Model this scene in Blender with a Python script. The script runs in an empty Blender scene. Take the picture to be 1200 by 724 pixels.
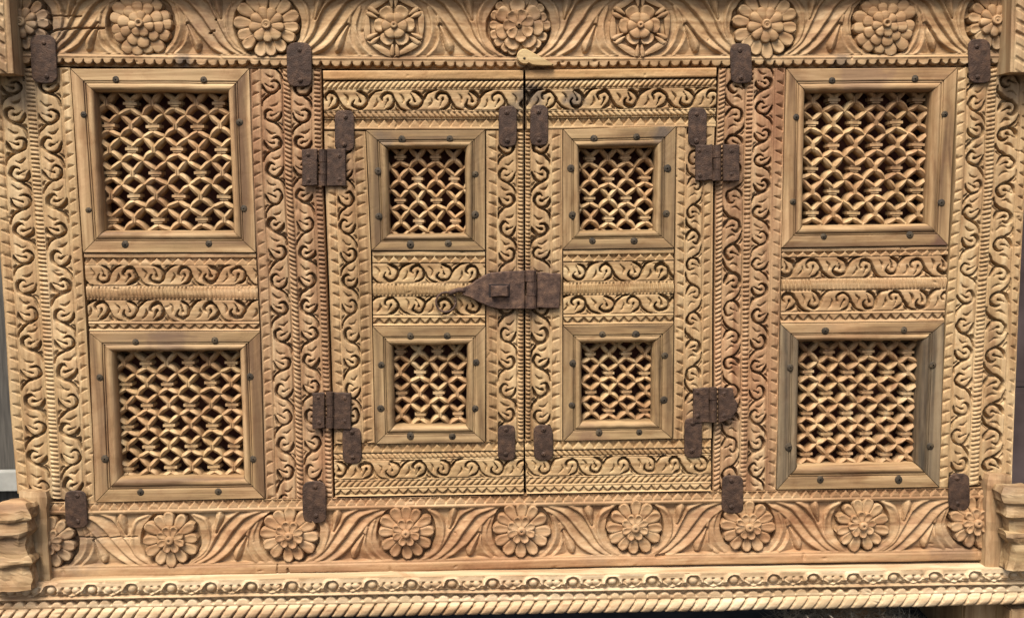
import bpy, math, random
import numpy as np
from mathutils import Matrix, Vector

SC = bpy.context.scene
COL = SC.collection

# ------------------------------------------------------------------ camera
PITCH, YAW, ROLL = math.radians(-6.19), math.radians(-1.71), math.radians(0.496)
DIST, CAMZ = 1.70, 0.832
LENS = 35.0
FPX = 1200 * LENS / 36.0


def rotmat(p, y, r):
    cp, sp, cy, sy, cr, sr = math.cos(p), math.sin(p), math.cos(y), math.sin(y), math.cos(r), math.sin(r)
    Rx = np.array([[1, 0, 0], [0, cp, -sp], [0, sp, cp]])
    Rz = np.array([[cy, -sy, 0], [sy, cy, 0], [0, 0, 1]])
    Ry = np.array([[cr, 0, sr], [0, 1, 0], [-sr, 0, cr]])
    return Rz @ Rx @ Ry


RM = rotmat(PITCH, YAW, ROLL)
cam_d = bpy.data.cameras.new('camera')
cam_d.lens = LENS
cam_d.sensor_width = 36
cam_d.sensor_fit = 'HORIZONTAL'
cam_d.clip_start = 0.05
cam_d.clip_end = 200
cam = bpy.data.objects.new('camera', cam_d)
COL.objects.link(cam)
cx, cy_, cz = RM @ np.array([1, 0, 0]), RM @ np.array([0, 0, 1]), -(RM @ np.array([0, 1, 0]))
cam.matrix_world = Matrix(((cx[0], cy_[0], cz[0], 0), (cx[1], cy_[1], cz[1], -DIST),
                           (cx[2], cy_[2], cz[2], CAMZ), (0, 0, 0, 1)))
SC.camera = cam

# ------------------------------------------------------------------ daylight
SUN_AZ, SUN_EL = math.radians(202), math.radians(57)
w = bpy.data.worlds.new('World')
SC.world = w
w.use_nodes = True
nt = w.node_tree
sky = nt.nodes.new('ShaderNodeTexSky')
sky.sky_type = 'NISHITA'
sky.sun_disc = False
sky.sun_elevation = SUN_EL
sky.sun_rotation = SUN_AZ
sky.air_density = 1.0
sky.dust_density = 4.0
sky.ozone_density = 0.6
bg = nt.nodes['Background']
bg.inputs['Strength'].default_value = 0.085
nt.links.new(sky.outputs[0], bg.inputs[0])
sun_d = bpy.data.lights.new('sun', 'SUN')
sun_d.energy = 3.0
sun_d.angle = math.radians(27)
sun_d.color = (1.0, 0.92, 0.82)
sun = bpy.data.objects.new('sun', sun_d)
COL.objects.link(sun)
sdir = Vector((math.sin(SUN_AZ) * math.cos(SUN_EL), math.cos(SUN_AZ) * math.cos(SUN_EL), math.sin(SUN_EL)))
sun.rotation_euler = sdir.to_track_quat('Z', 'Y').to_euler()
sun.location = (-1, -3, 4)
vs = SC.view_settings
vs.view_transform = 'Standard'
vs.look = 'None'
vs.gamma = 1
vs.use_curve_mapping = False
vs.exposure = 1.2

# ------------------------------------------------------------------ helpers
rng = np.random.default_rng(7)
random.seed(7)


def P(px, py, h=0.0):
    """photo pixel -> world point on the vertical plane standing h millimetres in front of the cabinet face"""
    px = np.asarray(px, float)
    py = np.asarray(py, float)
    h = np.asarray(h, float) / 1000.0
    dx, dz = (px - 600) / FPX, -(py - 361.5) / FPX
    d = [RM[i, 0] * dx + RM[i, 1] + RM[i, 2] * dz for i in range(3)]
    t = (DIST - h) / d[1]
    return np.stack([t * d[0], -DIST + t * d[1], CAMZ + t * d[2]], -1)


MM_PX = 1000 * DIST / FPX


def pxsize(px, py, h=0.0):
    a = P(px - .5, py, h)
    b = P(px + .5, py, h)
    return float(np.linalg.norm(a - b))


def lattice_noise(x, y, seed):
    r = np.random.default_rng(seed)
    tab = r.random((64, 64))
    xi, yi = np.floor(x).astype(int), np.floor(y).astype(int)
    fx, fy = x - xi, y - yi
    fx, fy = fx * fx * (3 - 2 * fx), fy * fy * (3 - 2 * fy)
    a, b = tab[xi % 64, yi % 64], tab[(xi + 1) % 64, yi % 64]
    c, d = tab[xi % 64, (yi + 1) % 64], tab[(xi + 1) % 64, (yi + 1) % 64]
    return (a * (1 - fx) + b * fx) * (1 - fy) + (c * (1 - fx) + d * fx) * fy - .5


def sstep(a, b, x):
    t = np.clip((x - a) / (b - a), 0, 1)
    return t * t * (3 - 2 * t)


def new_obj(name, me, parent=None, mat=None, matrix=None):
    o = bpy.data.objects.new(name, me)
    COL.objects.link(o)
    if mat is not None and me is not None and not me.materials:
        me.materials.append(mat)
    if parent is not None:
        o.parent = parent
        if parent.type == 'EMPTY':
            o.matrix_parent_inverse = Matrix.Translation(-Vector(parent.location))
    if matrix is not None:
        o.matrix_basis = matrix
    return o


def mesh_np(name, V, F, N=None, smooth=True):
    """V (n,3); F (m,4) quads"""
    me = bpy.data.meshes.new(name)
    V = np.ascontiguousarray(V, dtype=np.float32)
    F = np.ascontiguousarray(F, dtype=np.int32)
    k = F.shape[1]
    me.vertices.add(len(V))
    me.vertices.foreach_set('co', V.ravel())
    me.loops.add(F.size)
    me.loops.foreach_set('vertex_index', F.ravel())
    me.polygons.add(len(F))
    me.polygons.foreach_set('loop_start', np.arange(0, F.size, k, dtype=np.int32))
    me.polygons.foreach_set('use_smooth', np.full(len(F), smooth))
    me.update(calc_edges=True)
    if N is not None:
        me.normals_split_custom_set_from_vertices(N.astype(np.float32))
    return me


def mesh_pd(name, V, F, smooth=False):
    me = bpy.data.meshes.new(name)
    me.from_pydata([tuple(map(float, v)) for v in V], [], [tuple(f) for f in F])
    me.polygons.foreach_set('use_smooth', [smooth] * len(me.polygons))
    me.update()
    return me


# ------------------------------------------------------------------ materials
def srgb(r, g, b):
    f = lambda c: c / 12.92 if c <= .04045 else ((c + .055) / 1.055) ** 2.4
    return (f(r / 255), f(g / 255), f(b / 255), 1)


def wood(name, dark, mid, light, axis, red=.35, grey=.2, offs=0.0, rough=.68, stains=(), fine=1.0, rand=0.0):
    dark, mid, light = [(c[0] * .775, c[1] * .79, c[2] * .815, 1) for c in (dark, mid, light)]
    m = bpy.data.materials.new(name)
    m.use_nodes = True
    t = m.node_tree
    N, Lk = t.nodes.new, t.links.new
    bs = t.nodes['Principled BSDF']
    bs.inputs['Roughness'].default_value = rough
    bs.inputs['Specular IOR Level'].default_value = .28
    geo = N('ShaderNodeNewGeometry')

    def noise(scale3, detail=4., dist=0., rough_=.55, off=0.):
        mp = N('ShaderNodeMapping')
        mp.inputs['Scale'].default_value = scale3
        mp.inputs['Location'].default_value = (offs + off, offs * 1.7 + off, offs * .6 - off)
        Lk(geo.outputs['Position'], mp.inputs['Vector'])
        nz = N('ShaderNodeTexNoise')
        nz.inputs['Scale'].default_value = 1.0
        nz.inputs['Detail'].default_value = detail
        nz.inputs['Roughness'].default_value = rough_
        nz.inputs['Distortion'].default_value = dist
        Lk(mp.outputs[0], nz.inputs['Vector'])
        return nz.outputs['Fac']

    def ramp(inp, stops):
        r = N('ShaderNodeValToRGB')
        el = r.color_ramp.elements
        el[0].position, el[0].color = stops[0]
        el[1].position, el[1].color = stops[-1]
        for p_, c_ in stops[1:-1]:
            e = el.new(p_)
            e.color = c_
        Lk(inp, r.inputs[0])
        return r.outputs[0]

    def mix(fac, a, b, mode='MIX'):
        x = N('ShaderNodeMix')
        x.data_type = 'RGBA'
        x.blend_type = mode
        if isinstance(fac, float):
            x.inputs[0].default_value = fac
        else:
            Lk(fac, x.inputs[0])
        for i, s in ((6, a), (7, b)):
            if isinstance(s, tuple):
                x.inputs[i].default_value = s
            else:
                Lk(s, x.inputs[i])
        return x.outputs[2]

    W = lambda al, ac: (al, ac, ac) if axis == 'x' else (ac, ac, al)
    g1 = noise(W(3.0, 55), 5, .6)
    g2 = noise(W(12, 260), 3, .2, .6, 3.)
    col = ramp(g1, [(.34, dark), (.5, mid), (.67, light)])
    g2r = ramp(g2, [(.32, (.80, .77, .74, 1)), (.55, (1, 1, 1, 1))])
    col = mix(.75 * fine, col, g2r, 'MULTIPLY')
    pat = noise((5.5, 5.5, 5.5), 4, .4, .6, 11.)
    pm = ramp(pat, [(.46, (0, 0, 0, 1)), (.66, (1, 1, 1, 1))])
    rm = N('ShaderNodeMath'); rm.operation = 'MULTIPLY'; rm.inputs[1].default_value = red
    Lk(pm, rm.inputs[0])
    col = mix(rm.outputs[0], col, (1.0, .80, .76, 1), 'MULTIPLY')
    pat2 = noise(W(5, 14), 5, .5, .65, 23.)
    pm2 = ramp(pat2, [(.50, (0, 0, 0, 1)), (.68, (1, 1, 1, 1))])
    gm = N('ShaderNodeMath'); gm.operation = 'MULTIPLY'; gm.inputs[1].default_value = grey
    Lk(pm2, gm.inputs[0])
    col = mix(gm.outputs[0], col, (.17, .115, .07, 1), 'MIX')
    sp = noise((900, 900, 900), 2, 0, .6, 5.)
    spr = ramp(sp, [(.28, (.72, .68, .62, 1)), (.42, (1, 1, 1, 1))])
    col = mix(.6, col, spr, 'MULTIPLY')
    blot = noise(W(16, 30), 5, .8, .6, 31.)
    blr = ramp(blot, [(.30, (.74, .66, .60, 1)), (.48, (1, 1, 1, 1)), (.70, (1.0, 1.04, 1.04, 1))])
    col = mix(.85, col, blr, 'MULTIPLY')
    if rand:
        oi = N('ShaderNodeObjectInfo')
        rr_ = ramp(oi.outputs['Random'], [(0, (.72, .62, .58, 1)), (.35, (1, .86, .80, 1)), (.6, (1, 1, 1, 1)), (1, (1.12, 1.14, 1.05, 1))])
        col = mix(rand, col, rr_, 'MULTIPLY')
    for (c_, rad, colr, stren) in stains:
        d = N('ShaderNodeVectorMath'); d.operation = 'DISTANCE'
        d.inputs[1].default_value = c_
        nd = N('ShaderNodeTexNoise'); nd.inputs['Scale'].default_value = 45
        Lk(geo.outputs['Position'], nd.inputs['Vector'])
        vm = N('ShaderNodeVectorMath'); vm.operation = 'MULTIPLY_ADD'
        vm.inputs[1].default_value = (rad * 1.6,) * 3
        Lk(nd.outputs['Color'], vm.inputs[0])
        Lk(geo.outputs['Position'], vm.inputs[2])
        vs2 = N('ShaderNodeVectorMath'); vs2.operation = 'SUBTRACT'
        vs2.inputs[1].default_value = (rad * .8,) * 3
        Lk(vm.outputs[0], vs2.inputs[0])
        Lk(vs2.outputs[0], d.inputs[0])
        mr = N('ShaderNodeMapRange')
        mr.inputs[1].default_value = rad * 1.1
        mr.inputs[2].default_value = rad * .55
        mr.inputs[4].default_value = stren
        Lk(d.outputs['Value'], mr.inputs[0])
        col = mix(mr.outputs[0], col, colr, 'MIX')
    Lk(col, bs.inputs['Base Color'])
    ad = N('ShaderNodeMath'); ad.operation = 'ADD'
    Lk(g2, ad.inputs[0]); Lk(g1, ad.inputs[1])
    bp = N('ShaderNodeBump')
    bp.inputs['Strength'].default_value = .45
    bp.inputs['Distance'].default_value = .0008
    Lk(ad.outputs[0], bp.inputs['Height'])
    Lk(bp.outputs[0], bs.inputs['Normal'])
    return m


def iron(name, c0, c1, c2, metallic=.08):
    m = bpy.data.materials.new(name)
    m.use_nodes = True
    t = m.node_tree
    N, Lk = t.nodes.new, t.links.new
    bs = t.nodes['Principled BSDF']
    bs.inputs['Roughness'].default_value = .7
    bs.inputs['Metallic'].default_value = metallic
    bs.inputs['Specular IOR Level'].default_value = .3
    geo = N('ShaderNodeNewGeometry')
    n1 = N('ShaderNodeTexNoise'); n1.inputs['Scale'].default_value = 95; n1.inputs['Detail'].default_value = 6
    n2 = N('ShaderNodeTexNoise'); n2.inputs['Scale'].default_value = 480; n2.inputs['Detail'].default_value = 4
    Lk(geo.outputs['Position'], n1.inputs['Vector']); Lk(geo.outputs['Position'], n2.inputs['Vector'])
    r = N('ShaderNodeValToRGB')
    e = r.color_ramp.elements
    e[0].position, e[0].color = .35, c0
    e[1].position, e[1].color = .68, c2
    x = e.new(.5); x.color = c1
    Lk(n1.outputs['Fac'], r.inputs[0])
    Lk(r.outputs[0], bs.inputs['Base Color'])
    ad = N('ShaderNodeMath'); ad.operation = 'ADD'
    Lk(n1.outputs['Fac'], ad.inputs[0]); Lk(n2.outputs['Fac'], ad.inputs[1])
    bp = N('ShaderNodeBump'); bp.inputs['Strength'].default_value = .7; bp.inputs['Distance'].default_value = .0016
    Lk(ad.outputs[0], bp.inputs['Height']); Lk(bp.outputs[0], bs.inputs['Normal'])
    return m


def plain(name, c0, c1, scale=30, rough=.8, stretch=(1, 1, 1)):
    m = bpy.data.materials.new(name)
    m.use_nodes = True
    t = m.node_tree
    N, Lk = t.nodes.new, t.links.new
    bs = t.nodes['Principled BSDF']
    bs.inputs['Roughness'].default_value = rough
    geo = N('ShaderNodeNewGeometry')
    mp = N('ShaderNodeMapping'); mp.inputs['Scale'].default_value = stretch
    Lk(geo.outputs['Position'], mp.inputs['Vector'])
    n1 = N('ShaderNodeTexNoise'); n1.inputs['Scale'].default_value = scale; n1.inputs['Detail'].default_value = 6
    Lk(mp.outputs[0], n1.inputs['Vector'])
    r = N('ShaderNodeValToRGB')
    e = r.color_ramp.elements
    e[0].position, e[0].color = .35, c0
    e[1].position, e[1].color = .68, c1
    Lk(n1.outputs['Fac'], r.inputs[0]); Lk(r.outputs[0], bs.inputs['Base Color'])
    bp = N('ShaderNodeBump'); bp.inputs['Strength'].default_value = .5; bp.inputs['Distance'].default_value = .003
    Lk(n1.outputs['Fac'], bp.inputs['Height']); Lk(bp.outputs[0], bs.inputs['Normal'])
    return m


C_D, C_M, C_L = (.27, .150, .065, 1), (.42, .262, .125, 1), (.55, .375, .20, 1)
sp = lambda x, y, h=0: tuple(map(float, P(x, y, h)))
DARKSTAIN = (.07, .055, .045, 1)
M_V = wood('carved_wood_vertical', (.32, .19, .085, 1), (.47, .31, .15, 1), (.59, .42, .225, 1), 'z', red=.25, offs=1.3,
           stains=[(sp(30, 100), .05, DARKSTAIN, .45), (sp(70, 575), .03, DARKSTAIN, .3), (sp(1180, 100), .04, DARKSTAIN, .35)])
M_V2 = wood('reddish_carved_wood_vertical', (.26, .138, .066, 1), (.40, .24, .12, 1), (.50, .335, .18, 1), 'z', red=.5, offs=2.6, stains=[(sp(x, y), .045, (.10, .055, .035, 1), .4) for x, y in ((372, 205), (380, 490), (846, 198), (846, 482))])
M_H = wood('carved_wood_horizontal', C_D, C_M, C_L, 'x', offs=4.1,
           stains=[(sp(215, 73), .016, DARKSTAIN, .8), (sp(985, 72), .018, DARKSTAIN, .6), (sp(50, 40), .055, DARKSTAIN, .5), (sp(1170, 60), .05, DARKSTAIN, .4), (sp(250, 25), .05, DARKSTAIN, .25), (sp(640, 4), .06, DARKSTAIN, .25)])
M_DH = wood('door_wood_horizontal', (.28, .165, .07, 1), (.45, .29, .135, 1), (.58, .41, .21, 1), 'x', offs=7.7,
            stains=[(sp(622, 112), .030, DARKSTAIN, .75), (sp(672, 117), .024, DARKSTAIN, .8), (sp(600, 130), .02, DARKSTAIN, .6)])
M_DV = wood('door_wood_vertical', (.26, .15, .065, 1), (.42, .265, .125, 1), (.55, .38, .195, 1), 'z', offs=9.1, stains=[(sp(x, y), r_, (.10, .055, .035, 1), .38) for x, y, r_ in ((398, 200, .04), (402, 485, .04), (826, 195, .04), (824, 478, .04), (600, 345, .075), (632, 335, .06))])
M_PLAIN = wood('door_top_edge_wood', (.33, .19, .075, 1), (.47, .28, .115, 1), (.55, .36, .17, 1), 'x', offs=12.)
M_RED = wood('bottom_rail_wood', (.28, .15, .068, 1), (.43, .262, .128, 1), (.55, .37, .20, 1), 'x', red=.45, offs=15., stains=[(sp(85, 640), .06, DARKSTAIN, .4), (sp(1115, 652), .05, DARKSTAIN, .35), (sp(700, 655), .03, DARKSTAIN, .2)])
M_BASE = wood('base_moulding_wood', (.40, .26, .135, 1), (.57, .41, .235, 1), (.68, .53, .335, 1), 'x', red=.3, grey=.08, offs=18.)
M_FV = wood('frame_wood_vertical', (.16, .09, .042, 1), (.33, .205, .094, 1), (.52, .345, .175, 1), 'z', grey=.30, offs=21.)
M_FH = wood('frame_wood_horizontal', (.17, .096, .045, 1), (.34, .213, .098, 1), (.53, .355, .18, 1), 'x', grey=.30, offs=24., stains=[(sp(1104, 284), .02, (.09, .045, .03, 1), .8), (sp(200, 395), .04, (.10, .06, .045, 1), .5), (sp(1010, 88), .05, (.12, .07, .05, 1), .45)])
M_GV = wood('grey_frame_wood_vertical', (.05, .038, .024, 1), (.14, .10, .058, 1), (.27, .195, .11, 1), 'z', grey=.6, red=.1, offs=27.)
M_DFV = wood('door_frame_wood_vertical', (.14, .085, .04, 1), (.29, .185, .085, 1), (.45, .30, .148, 1), 'z', grey=.32, red=.15, offs=30.)
M_DFH = wood('door_frame_wood_horizontal', (.15, .09, .042, 1), (.31, .198, .09, 1), (.47, .315, .155, 1), 'x', grey=.32, red=.15, offs=33., stains=[(sp(776, 153), .022, DARKSTAIN, .75), (sp(448, 165), .02, DARKSTAIN, .5), (sp(690, 512), .03, (.12, .06, .04, 1), .5)])
M_LAT = wood('lattice_wood', (.30, .175, .08, 1), (.45, .29, .14, 1), (.58, .41, .22, 1), 'z', grey=.3, red=.2, offs=36., rand=.5)
M_POST = wood('post_wood', (.25, .15, .07, 1), (.40, .26, .13, 1), (.52, .37, .2, 1), 'z', grey=.5, red=.6, offs=39.)
M_KNOB = wood('knob_wood', (.20, .12, .056, 1), (.35, .23, .11, 1), (.52, .375, .20, 1), 'x', grey=.6, red=.6, offs=42.)
M_BTN = wood('button_wood', (.42, .28, .12, 1), (.54, .38, .18, 1), (.63, .47, .25, 1), 'x', grey=.2, red=.1, offs=45., fine=.4)
M_BOX = wood('board_wood', (.16, .09, .045, 1), (.24, .145, .07, 1), (.32, .2, .1, 1), 'x', grey=.4, offs=48.)
M_IRON = iron('strap_iron', srgb(48, 34, 25), srgb(60, 44, 34), srgb(77, 57, 43))
M_IRON2 = iron('hasp_iron', srgb(52, 38, 31), srgb(72, 54, 44), srgb(97, 74, 58))
M_NAIL = iron('nail_iron', srgb(38, 32, 23), srgb(54, 45, 33), srgb(76, 64, 46))

# ------------------------------------------------------------------ the cabinet root
_b = P(600, 712, 0)
cabinet = bpy.data.objects.new('cabinet', None)
COL.objects.link(cabinet)
cabinet.location = (float(_b[0]), 0.15, 0.0)
cabinet['label'] = 'carved tan wooden cabinet front with lattice panels, two doors and dark iron straps'
cabinet['category'] = 'cabinet'

# ------------------------------------------------------------------ carving tools
STEP = 0.85


def catmull(pts, n=4):
    pts = np.array(pts, float)
    p = np.vstack([2 * pts[0] - pts[1], pts, 2 * pts[-1] - pts[-2]])
    out = []
    for i in range(1, len(p) - 2):
        for k in range(n):
            t = k / n
            out.append(.5 * ((2 * p[i]) + (-p[i - 1] + p[i + 1]) * t + (2 * p[i - 1] - 5 * p[i] + 4 * p[i + 1] - p[i + 2]) * t * t
                             + (-p[i - 1] + 3 * p[i] - 3 * p[i + 1] + p[i + 2]) * t ** 3))
    out.append(p[-2])
    return np.array(out)


def stroke(U, V, pts):
    """max over the polyline of (half width - distance); pts rows (u, v, w). Also d only if w==0"""
    best = np.full(U.shape, -1e9)
    for a, b in zip(pts[:-1], pts[1:]):
        ex, ey = b[0] - a[0], b[1] - a[1]
        L2 = ex * ex + ey * ey + 1e-9
        t = np.clip(((U - a[0]) * ex + (V - a[1]) * ey) / L2, 0, 1)
        d = np.hypot(U - a[0] - t * ex, V - a[1] - t * ey)
        np.maximum(best, a[2] + t * (b[2] - a[2]) - d, out=best)
    return best


def shingle(U, V, pts, sgn):
    """distance to a ridge line: gentle slope on one side, a steep wall on the other"""
    best = np.full(U.shape, 1e9)
    side = np.zeros(U.shape)
    for a, b in zip(pts[:-1], pts[1:]):
        ex, ey = b[0] - a[0], b[1] - a[1]
        L2 = ex * ex + ey * ey + 1e-9
        t = np.clip(((U - a[0]) * ex + (V - a[1]) * ey) / L2, 0, 1)
        d = np.hypot(U - a[0] - t * ex, V - a[1] - t * ey)
        m = d < best
        best = np.where(m, d, best)
        side = np.where(m, ex * (V - a[1]) - ey * (U - a[0]), side)
    return best, side * sgn > 0


SCROLL = [
    ('g', [(.53, .33, .5), (.43, .275, .9), (.29, .28, 1.4), (.17, .39, 1.75), (.145, .53, 1.65), (.2, .64, 1.35), (.33, .73, 1.25),
           (.53, .78, 1.35), (.74, .715, 1.6), (.87, .58, 1.6), (.93, .42, .5)]),
    ('g', [(.45, .515, 1.15), (.50, .51, .95), (.62, .475, .45), (.82, .39, .15)]),
    ('g', [(.50, .78, 1.2), (.68, .855, 1.45), (.84, .965, 1.35), (.94, 1.10, 1.0), (.985, 1.27, .5)]),
    ('v', [(.40, .09, .2), (.50, .11, .8), (.6, .11, 1.1), (.71, .055, .85), (.82, -.04, .2)]),
    ('v', [(.80, .80, .3), (.92, .87, 1.1), (.97, .95, .8)]),
]


def z_scroll(U, V, W, prm, lab):
    """U across 0..W, V along (px)"""
    v0, side0, pitch, flip = prm['v0'], prm['side'], prm['pitch'], prm.get('flip', 0)
    lo, hi = V.min(), V.max()
    k0, k1 = int(math.floor((lo - v0) / pitch)) - 1, int(math.ceil((hi - v0) / pitch)) + 1
    E = np.full(U.shape, -9.)
    Ev = np.full(U.shape, -9.)
    sw = W / 27.0
    vrow = V.mean(axis=1)
    wob = lattice_noise(U * .22 + v0, V * .22, 11) * .75 + lattice_noise(U * .6, V * .6 + v0, 12) * .35
    crown = np.zeros(U.shape)
    for k in range(k0, k1 + 1):
        vc = v0 + k * pitch + random.uniform(-1.5, 1.5)
        side = (side0 + k) % 2
        r0, r1 = np.searchsorted(vrow, vc - pitch * .95), np.searchsorted(vrow, vc + pitch * .95)
        if flip == 0 or True:
            r0, r1 = max(0, r0), min(len(vrow), r1)
        if r1 - r0 < 2:
            continue
        Us, Vs = U[r0:r1], V[r0:r1]
        js, ju = random.uniform(.86, 1.06), random.uniform(-.035, .035)
        fat = random.uniform(.78, 1.18)
        for kind, pts in SCROLL:
            q = []
            for (u, v, wd) in pts:
                u2 = u + ju + random.uniform(-.02, .02)
                v2 = (v - .5) * js + random.uniform(-.02, .02)
                if side:
                    u2 = 1 - u2
                if flip:
                    v2 = -v2
                q.append((u2 * W, vc + v2 * pitch, wd * sw * fat * 1.2 * random.uniform(.86, 1.14)))
            e = stroke(Us, Vs, catmull(q, 3))
            tgt = E if kind == 'g' else Ev
            np.maximum(tgt[r0:r1], e, out=tgt[r0:r1])
        # the curled head swells a little
        uc = (.45 if not side else .55) * W
        dd = np.hypot(Us - uc, (Vs - vc) * .9)
        crown[r0:r1] += random.uniform(-.3, 1.2) * np.exp(-(dd / (W * .23)) ** 2)
    E += wob * .8
    Ev += wob * .8
    H = -14.0 * sstep(-.2, .75, E) - 1.0 * np.exp(np.minimum(E, 0) / 1.1) + crown
    H -= random.uniform(5, 7) * sstep(-.4, 1.2, Ev) + 1.0 * np.exp(np.minimum(Ev, 0) / 1.6)
    eb = np.minimum(U, W - U)
    H -= 3.2 * np.exp(-(eb / .8) ** 2)
    ids = np.clip(np.floor((V - v0) / pitch + .5 + (0.28 if not flip else -.28) * 0).astype(int) - k0, 0, k1 - k0)
    return H, ids, 'scroll_carving'


def z_tooth(U, V, W, prm, lab):
    p, dr = prm.get('pitch', 12.6), prm.get('dir', 1)
    a0, a1 = prm.get('span', (.15, .9))
    a = U / W
    a = (a - a0) / (a1 - a0)
    if dr < 0:
        a = 1 - a
    ph = (V + prm.get('ph', 0) + lattice_noise(V * .08, U * 0 + p, 5) * 2.5) / p
    f = ph - np.floor(ph)
    tri = 1 - np.abs(2 * f - 1)
    e = (a - tri) * min(p * .4, (a1 - a0) * W * .7) + lattice_noise(U * .4, V * .4, 9) * .5
    inside = (a > -.02) & (a < 1.05)
    if prm.get('chip'):
        gq = (f + .5) % 1.0 - .5
        aa = np.clip(a, .02, 1)
        sl = np.clip((gq * prm['chip'] + aa * .38) / (aa * .76), 0, 1)
        H = -6.5 * sstep(-.2, .6, (aa * .38 - np.abs(gq)) * p * .9) * sl ** 2.4 * inside * (a < 1)
    else:
        H = -6.0 * sstep(-.3, .7, e) * np.clip(1.12 - .75 * np.clip(a - tri, 0, 1), .25, 1) * inside
    H -= 1.8 * np.exp(-((a - 1.08) * (a1 - a0) * W / .9) ** 2)
    H -= 1.2 * np.exp(-((a + .10) * (a1 - a0) * W / .8) ** 2)
    return H, None, 'tooth_border'


def z_dentil(U, V, W, prm, lab):
    p, sl = prm.get('pitch', 5.2), prm.get('slant', .25)
    a = U / W * 2 - 1
    ph = (V + sl * U + lattice_noise(V * .05, U * 0 + .5, 15) * 3) / p
    f = np.abs(ph - np.floor(ph) - .5) * p
    slot = sstep(p * .25, p * .09, f) * sstep(1.02, .8, np.abs(a) / prm.get('fill', .82))
    if p < 4.6:
        slot = (.5 - .5 * np.cos((f / p - .5) * 2 * math.pi)) * .8
        slot = slot * sstep(1.0, .85, np.abs(a))
    amp = .8 + lattice_noise(V * .3, U * .05, 16) * .8
    H = 1.6 * (1 - a * a) - prm.get('deep', 5.0) * slot * amp - 3.0 * np.exp(-((1 - np.abs(a)) * W / 2 / .7) ** 2)
    return H, None, 'notched_border'


def z_rope(U, V, W, prm, lab):
    p, sl = prm.get('pitch', 7.0), prm.get('slant', .8)
    a = U / W * 2 - 1
    ph = (V + sl * (U - W / 2) + lattice_noise(V * .05, U * 0 + .5, 17) * 2) / p
    f = np.abs(ph - np.floor(ph) - .5) * 2     # 1 at groove
    f = np.clip(f + lattice_noise(U * .5, V * .5, 18) * .1, 0, 1)
    k = prm.get('round', 3.0)
    H = k * np.sqrt(np.clip(1 - a * a * .96, 0, 1)) - k
    H += -prm.get('deep', 3.2) * f ** prm.get('pow', 3.0) + .6 * (1 - f)
    H -= 3.0 * np.exp(-((1 - np.abs(a)) * W / 2 / .7) ** 2)
    ids = np.floor(ph + .0).astype(int)
    ids -= ids.min()
    return H, (ids if prm.get('split') else None), prm.get('name', 'rope_moulding')


def z_scallop(U, V, W, prm, lab):
    p = prm.get('pitch', 12.2)
    up = prm.get('up', False)
    a = U if not up else W - U
    ph = (V + prm.get('ph', 0) + lattice_noise(V * .04, U * 0 + 3.3, 19) * 5) / p
    cell = np.floor(ph)
    f = (ph - cell - .5) * p
    R = p * .445
    Lq = W - R - prm.get('gap', 1.5)
    d = np.where(a > Lq, np.hypot(f, a - Lq), np.abs(f))
    Rj = R * (1 + .12 * np.sin(cell * 7.3))
    e = Rj - d + lattice_noise(U * .3, V * .3, 20) * .6
    gate = sstep(.2, 1.6, a - W * .12)
    H = -12 * sstep(.5, -.7, e) * gate - 1.0 * np.exp(-np.clip(e, 0, 9) / 1.3) * gate
    H += lattice_noise(cell * 3.1, U * 0, 21) * 1.0
    return H, None, 'scallop_border'


def z_plain(U, V, W, prm, lab):
    H = np.zeros(U.shape)
    for g, wd, dp in prm.get('grooves', ()):
        H -= dp * np.exp(-((U - g * W) / wd) ** 2)
    H -= 1.2 * np.exp(-(np.minimum(U, W - U) / .8) ** 2)
    return H, None, None


# leaf ridges of one bay, drawn between two rosettes (s from rosette to rosette, t from top to bottom), rising to the right
RIDGES = [
    [(.20, .04), (.29, .17), (.327, .41), (.3125, .66), (.26, .84), (.145, 1.0)],
    [(.58, .02), (.48, .15), (.407, .375), (.35, .625), (.276, .84), (.174, 1.0)],
    [(.76, .025), (.62, .15), (.515, .41), (.425, .67), (.34, .86), (.24, 1.0)],
    [(.87, .03), (.735, .17), (.625, .42), (.53, .68), (.44, .86), (.33, 1.0)],
    [(.66, .375), (.64, .625), (.67, .84), (.735, .99)],
    [(.73, .24), (.695, .52), (.73, .79), (.82, 1.0)],
]
BUDS = [((.412, .02), (.405, .13), (.375, .40)), ((.552, .90), (.565, .79), (.63, .52))]


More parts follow.
